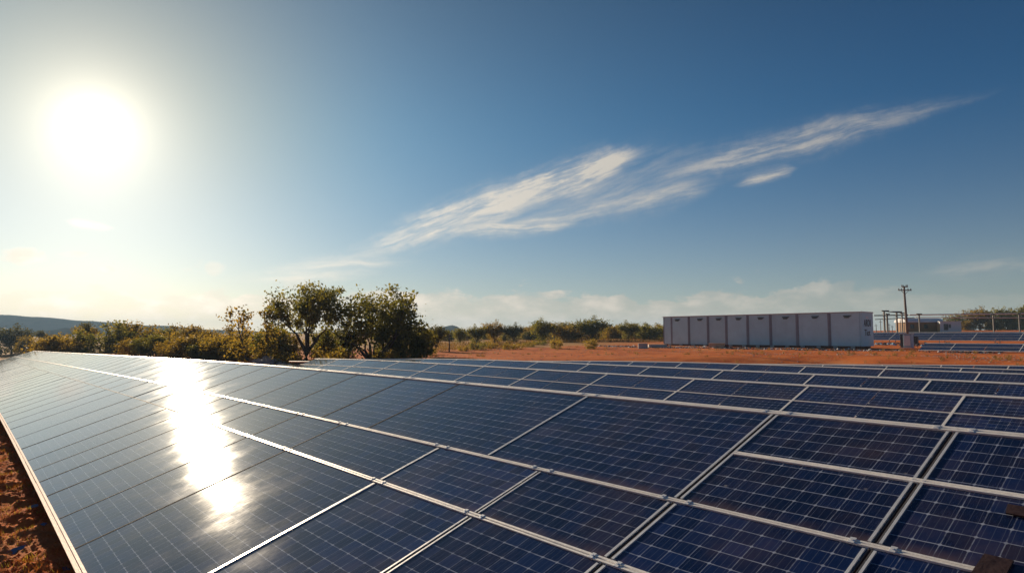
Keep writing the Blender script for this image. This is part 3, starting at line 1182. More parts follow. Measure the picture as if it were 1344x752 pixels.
# small masts seen against the low light
for i, (px, yt) in enumerate(((1149, 425), (1155, 419), (1166, 424), (1170, 427), (1181, 418), (1186, 421))):
    d = 150.0
    p = place(px, d, -0.2)
    h = CAM_Z + (440 - yt) / F_PX * d - p.z
    mb = MB().tube([(0, 0, 0), (0, 0, h)], [0.10, 0.05], 6)
    mb.box(-0.35, 0.35, -0.04, 0.04, h * 0.8, h * 0.8 + 0.08)
    o = mb.build('thin_mast', ['steel_grey'], None, p)
    tag(o, ['short thin mast touching the container end', 'thin mast between container and tallest steel post', 'thin mast right of the tallest steel post',
            'shortest thin mast between the two dark posts', 'tall thin mast right of the wide-capped post', 'thin mast just left of the utility pole'][i], 'mast', 'thin masts in the switchyard')


def pipe_run(label, x0, y0, x1, y1, depth, r, matn):
    a = Vector(((x0 - 672) / F_PX * depth, depth, CAM_Z + (440 - y0) / F_PX * depth))
    c_ = Vector(((x1 - 672) / F_PX * depth, depth + 0.01, CAM_Z + (440 - y1) / F_PX * depth))
    pts = [(a.lerp(c_, k / 8) - a) for k in range(9)]
    o = MB().tube([tuple(q) for q in pts], r, 8).build('overhead_pipe', [matn], None, a, smooth=True)
    tag(o, label, 'pipe', 'overhead pipes of the switchyard')


pipe_run('dark upper pipe running from the container end to the utility pole', 1147, 414.2, 1192, 413.6, POST_D + 0.35, 0.10, 'steel_grey')
pipe_run('dark lower pipe on the posts left of the utility pole', 1148, 419.3, 1200, 417.0, POST_D + 0.35, 0.07, 'steel_grey')
pipe_run('white upper pipe crossing in front of the trees on the right', 1193, 413.4, 1400, 411.0, POST_D + 0.35, 0.11, 'pipe_white')
pipe_run('white lower pipe below the upper one on the right', 1201, 416.6, 1400, 417.5, POST_D + 0.35, 0.07, 'pipe_white')
pipe_run('short slanting dark beam between the two capped steel posts', 1160, 408.6, 1189, 411.2, POST_D - 0.30, 0.07, 'steel_grey')

# long shed and white building
p = place(1212, 150.0, -0.2)
zb = CAM_Z + (440 - 434) / F_PX * 150 - p.z
shed = empty('storage_shed', p, 0)
tag(shed, 'long low brown shed with a pale rounded roof left of the white building', 'shed')
sx = 4.2
MB().box(-sx, sx, 0, 4.0, -0.5, 2.4).build('wall', ['brown_wall'], shed)
mb = MB()
n = 10
for k in range(n + 1):
    an = math.pi * k / n
    yy, zz = 2.0 - 2.3 * math.cos(an), 2.4 + 1.0 * math.sin(an)
    mb.v += [(-sx - 0.2, yy, zz), (sx + 0.2, yy, zz)]
for k in range(n):
    a = 2 * k
    mb.f.append((a, a + 1, a + 3, a + 2))
    mb.mi.append(0)
mb.f.append(tuple(2 * k for k in range(n + 1)))
mb.f.append(tuple(2 * k + 1 for k in reversed(range(n + 1))))
mb.f.append((0, 2 * n, 2 * n + 1, 1))
mb.mi += [0, 0, 0]
mb.build('roof', ['white_wall'], shed)
for k in range(2):
    x = -3.2 + 3.1 * k
    MB().box(x, x + 0.9, -0.03, -0.002, 1.0, 1.9).build('window', ['glass_dark'], shed)

p = place(1246, 146.0, -0.2)
wb = empty('white_building', p, R(-24))
tag(wb, 'small flat white building with dark doorway before the ochre trees', 'building')
top = CAM_Z + (440 - 421.5) / F_PX * 146 - p.z
MB().box(-1.9, 2.1, 0, 3.6, -0.4, top - 0.12).build('wall', ['white_wall'], wb)
MB().box(-2.05, 2.25, -0.15, 3.75, top - 0.12, top).build('roof', ['pipe_white'], wb)
MB().box(-1.2, -0.35, -0.035, -0.003, 0.6, top - 0.6).build('door', ['glass_dark'], wb)
MB().box(-0.25, 0.15, -0.035, -0.003, top - 1.5, top - 0.7).build('window', ['glass_dark'], wb)
MB().box(-1.932, -1.903, 0.1, 3.5, 0.3, top - 0.5).build('sunlit_side', ['sunlit_yellow'], wb)  # added sheet coloured yellow for the sunlit side of the white wall


# ------------------------------------------------------------------ vegetation
def rnd_dir(up=0.0):
    while True:
        v = Vector((random.uniform(-1, 1), random.uniform(-1, 1), random.uniform(-1, 1)))
        if 0.05 < v.length < 1:
            v.normalize()
            v.z += up
            return v.normalized()


def leaf(mb, p, s):
    a = rnd_dir()
    b_ = rnd_dir()
    c_ = a.cross(b_)
    if c_.length < 0.1:
        return
    c_.normalize()
    a = a * s
    c_ = c_ * s * random.uniform(0.45, 0.8)
    n = len(mb.v)
    mb.v += [tuple(p - a), tuple(p + c_), tuple(p + a), tuple(p - c_)]
    mb.f.append((n, n + 1, n + 2, n + 3))
    mb.mi.append(0)


def grow(seed, height, spread, stems, levels=4, leaf_s=0.11, per_tip=26, clump=0.42, r0=0.16, lift=0.55, trunk_h=0.12, split=(2, 3), low_skirt=0, fill=0, fc=0.62, fr=(0.30, 0.34), width=None):
    """returns (trunk MB, crown MB) of a tree whose limbs fork towards clumps of leaves"""
    random.seed(seed)
    wood, crown = MB(), MB()
    tips = []

    def branch(p, d, length, r, lev):
        n = 3
        pts, rad = [p.copy()], [r]
        q = p.copy()
        dd = d.copy()
        for k in range(n):
            dd = (dd + rnd_dir() * 0.16 + Vector((0, 0, 0.05))).normalized()
            q = q + dd * (length / n)
            pts.append(q.copy())
            rad.append(r * (1 - 0.38 * (k + 1) / n))
        wood.tube([tuple(x) for x in pts], rad, 6 if lev < 2 else 4, cap=False)
        if lev >= levels:
            tips.append((q.copy(), r))
            return
        if lev >= levels - 1:
            tips.append((pts[2].copy(), r))
        for _ in range(random.randint(*split)):
            nd = (dd * 1.0 + rnd_dir(0.15) * lift).normalized()
            branch(q, nd, length * random.uniform(0.62, 0.88), rad[-1] * random.uniform(0.6, 0.8), lev + 1)
        if lev >= 1 and random.random() < 0.5:
            nd = (dd + rnd_dir() * 0.9).normalized()
            branch(pts[2], nd, length * 0.55, rad[2] * 0.5, lev + 1)

    unit = height * 0.30
    th = height * trunk_h
    if stems == 1:
        wood.tube([(0, 0, -0.4), (0.02, 0, 0.1), (0.05, 0.02, th)], [r0 * 1.5, r0 * 1.1, r0 * 0.95], 8, cap=False)
        start = Vector((0.05, 0.02, th))
        k = random.randint(3, 4)
        for i in range(k):
            a = 2 * math.pi * i / k + random.uniform(-0.3, 0.3)
            d = Vector((math.cos(a) * spread, math.sin(a) * spread, 1)).normalized()
            branch(start, d, unit, r0 * 0.7, 1)
    else:
        for i in range(stems):
            a = 2 * math.pi * i / stems + random.uniform(-0.3, 0.3)
            st = Vector((math.cos(a) * 0.25, math.sin(a) * 0.25, -0.3))
            s_ = spread * random.uniform(0.55, 1.15)
            d = Vector((math.cos(a) * s_, math.sin(a) * s_, 1)).normalized()
            branch(st, d, unit * random.uniform(0.9, 1.15), r0 * 0.75, 1)
    zmax = max(tp[0].z for tp in tips)
    for (q, r) in tips:
        m_ = int(per_tip * random.uniform(0.4, 1.5))
        sc = clump * random.uniform(0.65, 1.25)
        for _ in range(m_):
            o = Vector((random.gauss(0, 0.5), random.gauss(0, 0.5), random.gauss(0, 0.38))) * sc
            leaf(crown, q + o, leaf_s * random.uniform(0.6, 1.3))
    for _ in range(low_skirt):
        a = random.uniform(0, 2 * math.pi)
        rr = height * 0.45 * spread * math.sqrt(random.random()) * 1.3
        z = height * random.uniform(0.02, 0.38)
        q = Vector((math.cos(a) * rr, math.sin(a) * rr, z))
        for _ in range(14):
            leaf(crown, q + Vector((random.gauss(0, 0.3), random.gauss(0, 0.3), random.gauss(0, 0.25))), leaf_s * random.uniform(0.6, 1.2))
    # scale to the wanted height
    k = height / (zmax + clump * 0.4)
    kx = k
    if width:
        xs = sorted(v[0] for v in crown.v)
        kx = width / (xs[int(len(xs) * 0.985)] - xs[int(len(xs) * 0.015)])
    for mbb in (wood, crown):
        mbb.v = [(x * kx, y * kx, z * k) for (x, y, z) in mbb.v]
    for _ in range(fill):
        d = rnd_dir()
        rr = random.uniform(0.25, 1.0) ** 0.6 * (1 + 0.75 * mnoise.noise(d * 2.3 + Vector((seed, 0, 0))))
        q = Vector((d.x * fr[0] * rr, d.y * fr[0] * rr, fc + d.z * fr[1] * rr)) * height
        sc = height * 0.055 * random.uniform(0.6, 1.4)
        for _ in range(20):
            leaf(crown, q + Vector((random.gauss(0, 1), random.gauss(0, 1), random.gauss(0, 0.8))) * sc, leaf_s * random.uniform(0.6, 1.2))
    return wood, crown


def tree(name, label, cat, px, depth, ytop, yb=None, leafm='leaf_olive', group=None, seed=1, rz=0.0, **kw):
    p = place(px, depth, 0.0)
    h = CAM_Z + (440 - ytop) / F_PX * depth - p.z
    wood, crown = grow(seed, h, **kw)
    root = empty(name, p, rz)
    tag(root, label, cat, group)
    wood.build('trunk', ['bark'], root, smooth=True)
    crown.build('crown', [leafm], root)
    return root, h


tree('acacia_tree', 'tall open-crowned tree with a forked trunk, left of the widest one', 'tree', 403, 60, 369, leafm='leaf_olive', group='big trees behind the panels',
     seed=11, spread=0.62, stems=1, levels=5, leaf_s=0.14, per_tip=24, clump=0.55, width=7.0, r0=0.30, lift=0.62, trunk_h=0.10, split=(2, 2), fill=80, fc=0.72, fr=(0.44, 0.22))
tree('acacia_tree', 'widest tree, a many-stemmed dark crown right of the tall forked one', 'tree', 492, 60, 377, leafm='leaf_olive', group='big trees behind the panels',
     seed=23, spread=0.80, stems=7, levels=4, leaf_s=0.14, per_tip=34, clump=0.60, width=8.6, r0=0.22, lift=0.50, split=(2, 2), low_skirt=40, fill=170, fc=0.66, fr=(0.58, 0.26))
tree('acacia_tree', 'sparse smaller tree with bare limbs left of the tall forked one', 'tree', 335, 62, 399, leafm='leaf_ochre', group='big trees behind the panels',
     seed=31, spread=0.75, stems=2, levels=4, leaf_s=0.13, per_tip=22, clump=0.5, width=5.4, r0=0.20, lift=0.6, split=(2, 2), low_skirt=40)

# prototypes for the smaller trees, copied with their parts
PROTO = {}


def proto(kind):
    if kind not in PROTO:
        spec = {
            'a': dict(seed=41, height=5.0, spread=0.75, stems=4, levels=4, leaf_s=0.15, per_tip=16, clump=0.6, r0=0.14, lift=0.6, split=(2, 2), low_skirt=110),
            'b': dict(seed=52, height=5.0, spread=0.85, stems=5, levels=3, leaf_s=0.15, per_tip=34, clump=0.85, r0=0.13, lift=0.7, split=(2, 3), low_skirt=130, fill=60, fc=0.55, fr=(0.40, 0.36)),
            'c': dict(seed=63, height=5.0, spread=0.55, stems=1, levels=4, leaf_s=0.14, per_tip=22, clump=0.75, r0=0.14, lift=0.7, trunk_h=0.14, split=(2, 2), low_skirt=10, fill=90, fc=0.60, fr=(0.26, 0.34)),
            'd': dict(seed=74, height=5.0, spread=0.50, stems=1, levels=4, leaf_s=0.15, per_tip=26, clump=0.8, r0=0.15, lift=0.8, trunk_h=0.12, split=(2, 2), low_skirt=20, fill=130, fc=0.56, fr=(0.34, 0.38)),
            's': dict(seed=85, height=1.6, spread=0.9, stems=6, levels=2, leaf_s=0.07, per_tip=40, clump=0.42, r0=0.03, lift=0.6, split=(2, 3), low_skirt=0),
        }[kind]
        hh = spec['height']
        w_, c_ = grow(**spec)
        PROTO[kind] = (w_.mesh('trunk', ['bark'], True), c_, hh, {})
    return PROTO[kind]


def clone(kind, leafm, name, label, cat, px, depth, ytop, group, wide=1.0, rz=None, height=None):
    wm, cmb, hh, cache = proto(kind)
    if leafm not in cache:
        cache[leafm] = cmb.mesh('crown', [leafm])
    p = place(px, depth, 0.0)
    h = height if height else CAM_Z + (440 - ytop) / F_PX * depth - p.z
    root = empty(name, p, random.uniform(0, 6.28) if rz is None else rz)
    k = h / hh
    root.scale = (k * wide, k * wide, k)
    tag(root, label, cat, group)
    for nm, me_ in (('trunk', wm), ('crown', cache[leafm])):
        o = bpy.data.objects.new(nm, me_)
        C.objects.link(o)
        o.parent = root
    return root


random.seed(99)
# left treeline
LT = [
    (-22, 88, 432, 'b', 'leaf_dark', 1.0, 'leftmost dark tree, cut by the left picture edge'),
    (18, 92, 430, 'd', 'leaf_dark', 1.2, 'round dark tree at the left edge, below the blue hills'),
    (38, 84, 442, 'b', 'leaf_yellow', 1.0, 'low yellow tree between the two leftmost round dark ones'),
    (56, 96, 434, 'c', 'leaf_dark', 0.9, 'small pointed dark tree second from the left edge'),
    (76, 86, 440, 'b', 'leaf_ochre', 1.1, 'low ochre tree right of the small pointed dark one'),
    (100, 92, 430, 'a', 'leaf_ochre', 1.1, 'feathery ochre tree left of the broad leafy one'),
    (116, 100, 424, 'c', 'leaf_dark', 0.8, 'slim dark tree peeping up behind the broad leafy one'),
    (143, 88, 422, 'a', 'leaf_olive', 1.3, 'broad leafy tree with visible limbs, highest in the left treeline'),
    (170, 94, 424, 'b', 'leaf_ochre', 1.0, 'rounded ochre tree right of the broad leafy one'),
    (196, 90, 432, 'a', 'leaf_ochre', 1.2, 'drooping ochre tree in the middle of the left treeline'),
    (216, 96, 431, 'b', 'leaf_olive', 1.0, 'olive tree left of the glare on the panels'),
    (236, 90, 426, 'a', 'leaf_ochre', 1.1, 'upright ochre tree straight above the sun glare'),
    (254, 88, 428, 'c', 'leaf_ochre', 1.1, 'bushy ochre tree just right of the sun glare'),
    (276, 84, 434, 'b', 'leaf_ochre', 1.1, 'low ochre tree beyond the right end of the sun glare'),
    (298, 76, 428, 'a', 'leaf_ochre', 1.1, 'loose ochre tree left of the sparse bare-limbed one'),
    (318, 72, 436, 'b', 'leaf_ochre', 0.9, 'low bushy tree under the sparse bare-limbed one'),
    (362, 66, 428, 'b', 'leaf_olive', 0.9, 'dense bush tree at the left foot of the tall forked one'),
    (384, 64, 437, 'a', 'leaf_ochre', 0.8, 'ochre bush tree in front of the tall forked trunk'),
    (434, 68, 432, 'b', 'leaf_olive', 0.8, 'bushy tree filling the gap between the two big trees'),
    (458, 62, 430, 'd', 'leaf_dark', 0.9, 'dark dense bush tree on the left side of the widest tree'),
    (532, 63, 422, 'b', 'leaf_dark', 1.0, 'dark dense bush tree under the right limbs of the widest tree'),
    (552, 70, 430, 'd', 'leaf_dark', 0.9, 'dark tree reaching out right of the widest tree'),
]
for (px, d, yt, k, lm, wd, lb) in LT:
    if px < 300:
        d = d * (1.9 if px < 60 else 1.12)
    clone(k, lm, 'scrub_tree', lb, 'tree', px, d, yt, 'scrub trees along the left and centre', wd)
random.seed(4)
for (px, d, yt, lm, lb) in ((178, 82, 443, 'leaf_ochre', 'low ochre bush tree under the rounded one in the left treeline'),
                            (204, 80, 439, 'leaf_olive', 'low olive bush tree hugging the panel edge left of the sun glare'),
                            (228, 74, 447, 'leaf_ochre', 'low ochre bush tree hugging the panel edge at the left side of the sun glare'),
                            (250, 72, 441, 'leaf_ochre', 'low ochre bush tree hugging the panel edge right above the sun glare'),
                            (272, 69, 449, 'leaf_olive', 'low olive bush tree hugging the panel edge right of the sun glare'),
                            (293, 68, 442, 'leaf_ochre', 'low ochre bush tree on the panel edge just left of the sparse bare tree'),
                            (312, 65, 448, 'leaf_yellow', 'lowest yellowish bush tree at the foot of the sparse bare tree')):
    clone('b', lm, 'scrub_tree', lb, 'tree', px, d, yt, 'scrub trees along the left and centre', random.uniform(0.9, 1.5))
CTr = [
    (684, 158, 431, 'a', 'leaf_olive', 1.4, 'feathery olive tree in the gap right of the pear-shaped tree'),
    (742, 160, 423, 'c', 'leaf_olive', 1.4, 'round-topped olive tree far back in the centre right clump'),
    (768, 158, 427, 'c', 'leaf_dark', 1.6, 'dark round tree far back left of the broadest one'),
    (832, 158, 425, 'c', 'leaf_ochre', 1.5, 'ochre round tree far back beside the rounded dark one'),
    (846, 162, 424, 'a', 'leaf_olive', 1.5, 'feathery olive tree far back near the container'),
    (700, 150, 428, 'b', 'leaf_ochre', 1.2, 'ochre tree closing the gap at the left end of the centre right clump'),
    (720, 152, 426, 'a', 'leaf_olive', 1.3, 'feathery olive tree standing behind the left end of the clump'),
    (758, 150, 424, 'a', 'leaf_ochre', 1.4, 'feathery ochre tree peeping up left of the broadest one'),
    (796, 154, 426, 'a', 'leaf_ochre', 1.4, 'feathery ochre tree peeping up right of the broadest one'),
    (812, 150, 427, 'b', 'leaf_olive', 1.3, 'olive tree filling the gap left of the rounded dark one'),
    (862, 150, 426, 'a', 'leaf_ochre', 1.3, 'feathery ochre tree behind the left end of the container'),
    (640, 160, 435, 'b', 'leaf_olive', 1.3, 'low far tree between the first two spaced trees'),
    (612, 156, 436, 'b', 'leaf_ochre', 1.3, 'low far ochre tree left of the first spaced tree'),
    (586, 150, 434, 'b', 'leaf_olive', 1.2, 'low far tree just left of the thin dark post'),
    (573, 84, 428, 'c', 'leaf_dark', 1.0, 'dark tree right of the widest one, partly joined to it'),
    (604, 112, 431, 'c', 'leaf_olive', 1.15, 'thin-crowned tree beneath the rounded blue hilltop'),
    (626, 118, 429, 'd', 'leaf_olive', 1.15, 'separate dark tree, first of three spaced trees from the left'),
    (649, 120, 424, 'd', 'leaf_ochre', 1.15, 'tallest of the three spaced trees, in the middle'),
    (674, 120, 427, 'd', 'leaf_dark', 1.15, 'pear-shaped tree, last of three spaced trees from the left'),
    (662, 140, 436, 'b', 'leaf_olive', 1.0, 'low dark bush tree seen between two spaced trees'),
    (694, 145, 435, 'b', 'leaf_dark', 1.2, 'low dark tree in the dip before the right centre clump'),
    (711, 125, 421, 'd', 'leaf_olive', 1.2, 'tall dark tree at the left end of the centre right clump'),
    (728, 130, 424, 'c', 'leaf_ochre', 1.2, 'dark tree second in the centre right clump'),
    (749, 128, 427, 'b', 'leaf_ochre', 1.0, 'ochre tree lower than its neighbours in the centre right clump'),
    (776, 126, 419, 'd', 'leaf_olive', 1.5, 'broadest highest tree of the centre right clump'),
    (801, 135, 428, 'b', 'leaf_ochre', 1.1, 'low dark tree right of the broadest one'),
    (824, 128, 424, 'd', 'leaf_olive', 1.1, 'rounded dark tree second from the container'),
    (850, 130, 427, 'b', 'leaf_olive', 1.2, 'dark tree touching the left end of the container'),
    (868, 138, 428, 'b', 'leaf_olive', 1.0, 'tree half hidden behind the left end of the container'),
    (738, 142, 431, 'b', 'leaf_olive', 1.1, 'olive tree standing back inside the centre right clump'),
    (789, 142, 430, 'b', 'leaf_ochre', 1.1, 'dark filler tree behind the broadest one'),
    (838, 142, 431, 'b', 'leaf_ochre', 1.1, 'ochre tree standing back near the container'),
    (1252, 185, 413, 'b', 'leaf_olive', 1.0, 'dark treetop just above the white pipes over the white building'),
    (1268, 180, 421, 'b', 'leaf_ochre', 1.0, 'low yellow-ochre tree right beside the white building'),
    (1285, 182, 406.5, 'd', 'leaf_ochre', 1.3, 'umbrella-shaped tree rising above the pipes, left of the flat-topped one'),
    (1302, 178, 421, 'b', 'leaf_ochre', 1.0, 'low reddish tree behind the slim steel post'),
    (1320, 182, 405, 'b', 'leaf_olive', 1.1, 'flat-topped tree above the pipes, second from the right edge'),
    (1333, 176, 420, 'b', 'leaf_yellow', 1.0, 'bright yellow tree beneath the pipes near the right edge'),
    (1347, 180, 402, 'c', 'leaf_olive', 1.2, 'tree cut by the right picture edge'),
    (1212, 185, 423, 'b', 'leaf_ochre', 1.0, 'ochre tree behind the long low shed'),
    (1196, 172, 428, 'b', 'leaf_ochre', 1.0, 'low ochre bush tree left of the long shed'),
]
for (px, d, yt, k, lm, wd, lb) in CTr:
    clone(k, lm, 'field_tree', lb, 'tree', px, d, yt, 'trees across the far field', wd)
SH = [
    (730, 86, 1.5, 'leaf_yellow', 0.55, 'round yellow-green shrub alone on the red ground, left one of two'),
    (775, 84, 1.5, 'leaf_yellow', 0.55, 'round yellow-green shrub alone on the red ground, right one of two'),
    (672, 86, 0.99, 'leaf_yellow', 1.1, 'yellow shrub in front of the pear-shaped tree'),
    (644, 92, 0.99, 'leaf_yellow', 0.9, 'yellow shrub in front of the tallest spaced tree'),
    (627, 88, 1.24, 'leaf_olive', 0.8, 'green shrub at the foot of the first spaced tree'),
    (655, 100, 0.81, 'grass_dry', 1.0, 'straw coloured shrub between two spaced trees'),
    (694, 96, 0.81, 'leaf_yellow', 1.3, 'low wide yellow shrub left of the lone round shrubs'),
    (708, 104, 0.87, 'leaf_olive', 1.2, 'small green shrub below the tall dark clump tree'),
    (562, 74, 0.93, 'leaf_yellow', 0.9, 'yellow shrub right of the widest big tree'),
    (608, 84, 0.81, 'leaf_yellow', 0.9, 'yellow shrub beside the thin dark post'),
    (538, 62, 1.3, 'leaf_dark', 0.9, 'round dark shrub at the right foot of the widest tree'),
    (508, 60, 1.3, 'leaf_yellow', 1.0, 'bright yellow shrub at the foot of the widest tree'),
    (432, 60, 1.5, 'leaf_yellow', 1.1, 'golden shrub glowing between the two big tree trunks'),
    (378, 58, 1.2, 'leaf_ochre', 1.0, 'ochre shrub left of the tall forked trunk'),
    (352, 60, 1.3, 'leaf_yellow', 0.9, 'yellowish shrub below the sparse bare-limbed tree'),
    (818, 132, 0.99, 'leaf_yellow', 1.1, 'pale shrub in front of the rounded dark tree near the container'),
]
for (px, d, h_, lm, wd, lb) in SH:
    clone('s', lm, 'shrub', lb, 'shrub', px, d, 0, 'shrubs on the red ground', wd, height=h_ * 0.72)

# thin dark post left of the spaced trees
p = place(590, 82, -0.2)
po = empty('wooden_post', p, 0)
tag(po, 'thin dark wooden post standing on the red ground left of the spaced trees', 'post')
MB().tube([(0, 0, 0), (0.02, 0, 1.0), (0, 0, 2.2)], [0.10, 0.08, 0.07], 8).build('post', ['wood_pole'], po, smooth=True)
MB().box(-0.16, 0.16, -0.05, 0.05, 2.203, 2.28).build('cap', ['wood_pole'], po)


# ------------------------------------------------------------------ ground cover (uncountable)
def blades(name, label, cat, n, sampler, hgt, wid, matn, seed):
    random.seed(seed)
    mb = MB()
    for _ in range(n):
        p, k = sampler()
        h_ = hgt * random.uniform(0.4, 1.2) * k
        a = random.uniform(0, 6.28)
        s = Vector((math.cos(a), math.sin(a), 0)) * wid * k
        ln = Vector((random.gauss(0, 0.4), random.gauss(0, 0.4), 1)) * h_
        n0 = len(mb.v)
        mb.v += [tuple(p - s), tuple(p + s), tuple(p + ln)]
        mb.f.append((n0, n0 + 1, n0 + 2))
        mb.mi.append(0)
    o = mb.build(name, [matn], None)
    tag(o, label, cat, None, 'stuff')
    return o


def far_grass():
    px = random.uniform(555, 870)
    d = random.uniform(88, 128)
    if px > 690:
        d = random.uniform(116, 132)
    p = place(px, d, -0.02)
    return p, 1.0


blades('dry_grass', 'straw coloured dry grass in front of the spaced trees', 'grass', 8000, far_grass, 0.45, 0.045, 'grass_dry', 5)


def strip_grass():
    k = random.choice(STRIP)
    p = place(k[0] + random.gauss(0, 1.2), k[1] + random.gauss(0, 0.35), -0.02)
    return p, k[2]


random.seed(77)
STRIP = []
for _ in range(230):
    px_ = random.uniform(560, 1344)
    STRIP.append((px_, at_depth(px_, random.uniform(50, 71)) if px_ > 760 else random.uniform(62, 95), random.uniform(0.5, 1.2)))
blades('dry_grass', 'small dry tufts dotted over the bare red ground', 'grass', 5200, strip_grass, 0.30, 0.022, 'grass_dry', 15)


def mound_z(p):
    """height of the modelled soil surface near the table edge"""
    u, w = to_uw(p)
    z = ground_base(u, w) + 0.10 * mnoise.noise(Vector((p.x * 0.15, p.y * 0.15, 0)))
    k = smoothstep(2.0, 1.0, w)
    q = Vector((p.x, p.y, 0))
    z += 0.10 * max(0, mnoise.fractal(q * 2.3, 0.9, 2.1, 5)) * (0.35 + k)
    z += 0.03 * mnoise.fractal(q * 7.0, 0.8, 2.1, 4) * (0.3 + k)
    return z


TUFTS = []
random.seed(8)
for _ in range(260):
    TUFTS.append((9 + 28 * random.random() ** 1.4, random.uniform(-0.5, 1.35), random.uniform(0.5, 1.3)))


def near_grass():
    u, w, k = random.choice(TUFTS)
    p = uw(u + random.gauss(0, 0.10), w + random.gauss(0, 0.10))
    p.z = mound_z(p) - 0.01
    return p, k


blades('weeds', 'reddish ochre weeds on the soil beside the front table', 'weeds', 8000, near_grass, 0.085, 0.006, 'grass_red', 6)
blades('weeds', 'yellow green weeds on the soil beside the front table', 'weeds', 5000, near_grass, 0.075, 0.006, 'leaf_yellow', 16)


def pebbles(name, label, cat, n, sampler, matn, seed):
    random.seed(seed)
    mb = MB()
    base = [(1, 0, 0), (0.3, 0.9, 0), (-0.8, 0.55, 0), (-0.8, -0.55, 0), (0.3, -0.9, 0), (0, 0, 0.75)]
    for _ in range(n):
        p, s = sampler()
        a = random.uniform(0, 6.28)
        ca, sa = math.cos(a), math.sin(a)
        n0 = len(mb.v)
        for (x, y, z) in base:
            x, y, z = x * random.uniform(.7, 1.3), y * random.uniform(.7, 1.3), z * random.uniform(.5, 1.2)
            mb.v.append((p.x + s * (x * ca - y * sa), p.y + s * (x * sa + y * ca), p.z + s * z))
        for k in range(5):
            mb.f.append((n0 + k, n0 + (k + 1) % 5, n0 + 5))
            mb.mi.append(0)
    o = mb.build(name, [matn], None)
    tag(o, label, cat, None, 'stuff')


def near_clod():
    u, w = 9 + 28 * random.random() ** 1.5, random.uniform(-0.5, 1.6)
    p = uw(u, w)
    p.z = mound_z(p) - 0.01
    return p, random.uniform(0.008, 0.045) * (1 if random.random() > 0.1 else 1.8)


pebbles('soil_clods', 'red clods on the soil beside the front table', 'soil', 9000, near_clod, 'red_soil', 21)


def cont_rub():
    u = random.uniform(16, 66)
    w = random.gauss(70.5, 1.2)
    p = uw(u, w)
    p.z = ground_z(p) - 0.02
    return p, random.uniform(0.05, 0.20)


pebbles('rubble', 'dark rubble strewn in front of the grey container', 'rubble', 1500, cont_rub, 'dark_metal', 22)
pebbles('rubble', 'pale rubble strewn in front of the grey container', 'rubble', 420, cont_rub, 'white_scrap', 23)


def yard_rub():
    u = random.uniform(8, 50)
    w = random.uniform(88, 97)
    p = uw(u, w)
    p.z = ground_z(p) - 0.03
    return p, random.uniform(0.08, 0.38)


pebbles('yard_clutter', 'dark clutter lying in front of the far solar tables', 'clutter', 420, yard_rub, 'dark_metal', 32)
pebbles('yard_clutter', 'pale clutter lying in front of the far solar tables', 'clutter', 200, yard_rub, 'cabinet_blue', 33)


def plain_rub():
    px = random.uniform(330, 1400)
    w = random.uniform(46, 70)
    d = at_depth(px, w)
    if d > 90 or px < 560:
        d = random.uniform(55, 75)
    p = place(px, d, -0.02)
    return p, random.uniform(0.03, 0.10)


pebbles('stones', 'red and brown stones scattered over the bare ground', 'stones', 4000, plain_rub, 'stone_mix', 24)


# rubble heap at the left end of the second table
def heap():
    px = random.gauss(352, 13)
    d = random.gauss(56, 1.5)
    p = place(px, d, 0)
    k = max(0, 1 - abs(px - 352) / 32)
    p.z += k * random.uniform(0.0, 0.65)
    return p, random.uniform(0.12, 0.42)


pebbles('rubble_heap', 'reddish rubble heap at the left end of the second table', 'rubble', 260, heap, 'stone_mix', 25)

# ------------------------------------------------------------------ loose fragments in the soil
def shard(label, px, y, s, rz, seed):
    """blue glass fragment lying in the soil where that bit of soil is seen"""
    c, s_ = math.cos(PITCH), math.sin(PITCH)
    X, Y, Z = px - 672, 376 - y, F_PX
    d = Vector((X, Z * c - Y * s_, Y * c + Z * s_)).normalized()
    z = 0.08
    for _ in range(6):
        tt = (CAM_Z - z) / -d.z
        p = d * tt
        z = mound_z(Vector((p.x, p.y, 0))) + 0.01
    p.z = z
    random.seed(seed)
    mb = MB()
    n = 5
    ring = [(math.cos(6.283 * k / n) * s * random.uniform(0.5, 1.3), math.sin(6.283 * k / n) * s * 0.6 * random.uniform(0.6, 1.2)) for k in range(n)]
    mb.v = [(x, yy, 0) for x, yy in ring] + [(x, yy, 0.012) for x, yy in ring]
    mb.f = [tuple(reversed(range(n))), tuple(range(n, 2 * n))] + [(k, (k + 1) % n, n + (k + 1) % n, n + k) for k in range(n)]
    mb.mi = [0] * len(mb.f)
    o = mb.build('glass_fragment', ['shard_blue'], None, p, (R(22), R(-12), rz))
    tag(o, label, 'fragment', 'blue fragments in the red soil')


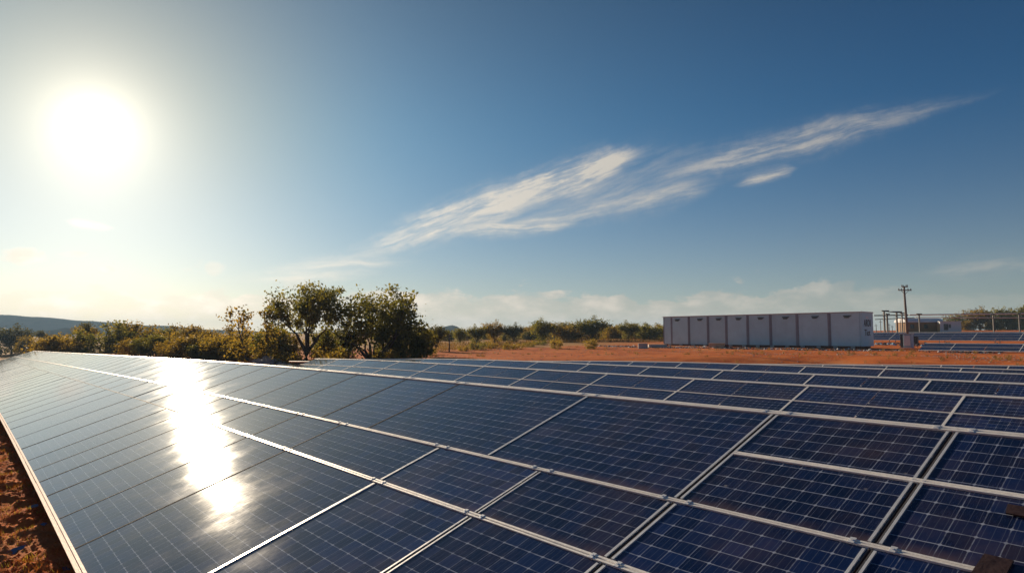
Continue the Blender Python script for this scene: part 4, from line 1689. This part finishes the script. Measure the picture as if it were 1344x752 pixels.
shard('blue glass fragment half way along the soil beside the table edge', 44, 663, 0.13, 0.4, 1)
shard('blue glass fragment at the lower left corner of the picture', 18, 723, 0.14, 1.3, 2)
shard('blue glass fragment at the bottom edge of the picture by the table', 88, 746, 0.11, 2.4, 3)
shard('small dull blue fragment above the corner one, near the table', 56, 687, 0.08, 0.9, 4)

# boards sit on the glass of the front table near the right edge
def inv_front(px, y):
    c, s_ = math.cos(PITCH), math.sin(PITCH)
    X, Y, Z = px - 672, 376 - y, F_PX
    r = Vector((X, Z * c - Y * s_, Y * c + Z * s_)).normalized()
    nrm = Vector((-0.24817, -0.20923, 0.94585))
    tt = 1.0 / -(r.dot(nrm))
    s3 = Vector((0.72352, 0.60923, 0.32460))
    return tt * r.dot(D1), tt * r.dot(s3)


ua, va = inv_front(1323, 664)
uc, vc = inv_front(1344, 681)
front_board('upper dark red board lying on the front table at the right picture edge',
            [(ua, va), (uc - 0.12, va + 0.0), (uc - 0.12, vc - 0.005), (ua - 0.004, vc + 0.004)])
ua, va = inv_front(1293, 728)
uc, vc = inv_front(1344, 752)
front_board('lower dark red board lying on the front table in the bottom right corner',
            [(ua, va - 0.004), (ua - 0.052, va - 0.006), (ua - 0.048, vc - 0.05), (ua + 0.006, vc - 0.05)])

# ------------------------------------------------------------------ haze
HAZE = True
if HAZE:
    bm = bmesh.new()
    bmesh.ops.create_cube(bm, size=1.0)
    me = bpy.data.meshes.new('haze')
    bm.to_mesh(me)
    bm.free()
    hz = bpy.data.objects.new('haze', me)
    hz.scale = (6400, 6400, 75)
    hz.location = (0, 0, 75 / 2 - 4.5)
    C.objects.link(hz)
    mm = bpy.data.materials.new('haze_air')
    mm.use_nodes = True
    nt = mm.node_tree
    nt.nodes.clear()
    pv = nt.nodes.new('ShaderNodeVolumePrincipled')
    pv.inputs['Color'].default_value = (0.45, 0.70, 1.0, 1)
    pv.inputs['Density'].default_value = 0.00028
    pv.inputs['Anisotropy'].default_value = 0.1
    out = nt.nodes.new('ShaderNodeOutputMaterial')
    nt.links.new(pv.outputs[0], out.inputs['Volume'])
    me.materials.append(mm)
    tag(hz, kind='stuff', label='pale haze over the plain', cat='haze')
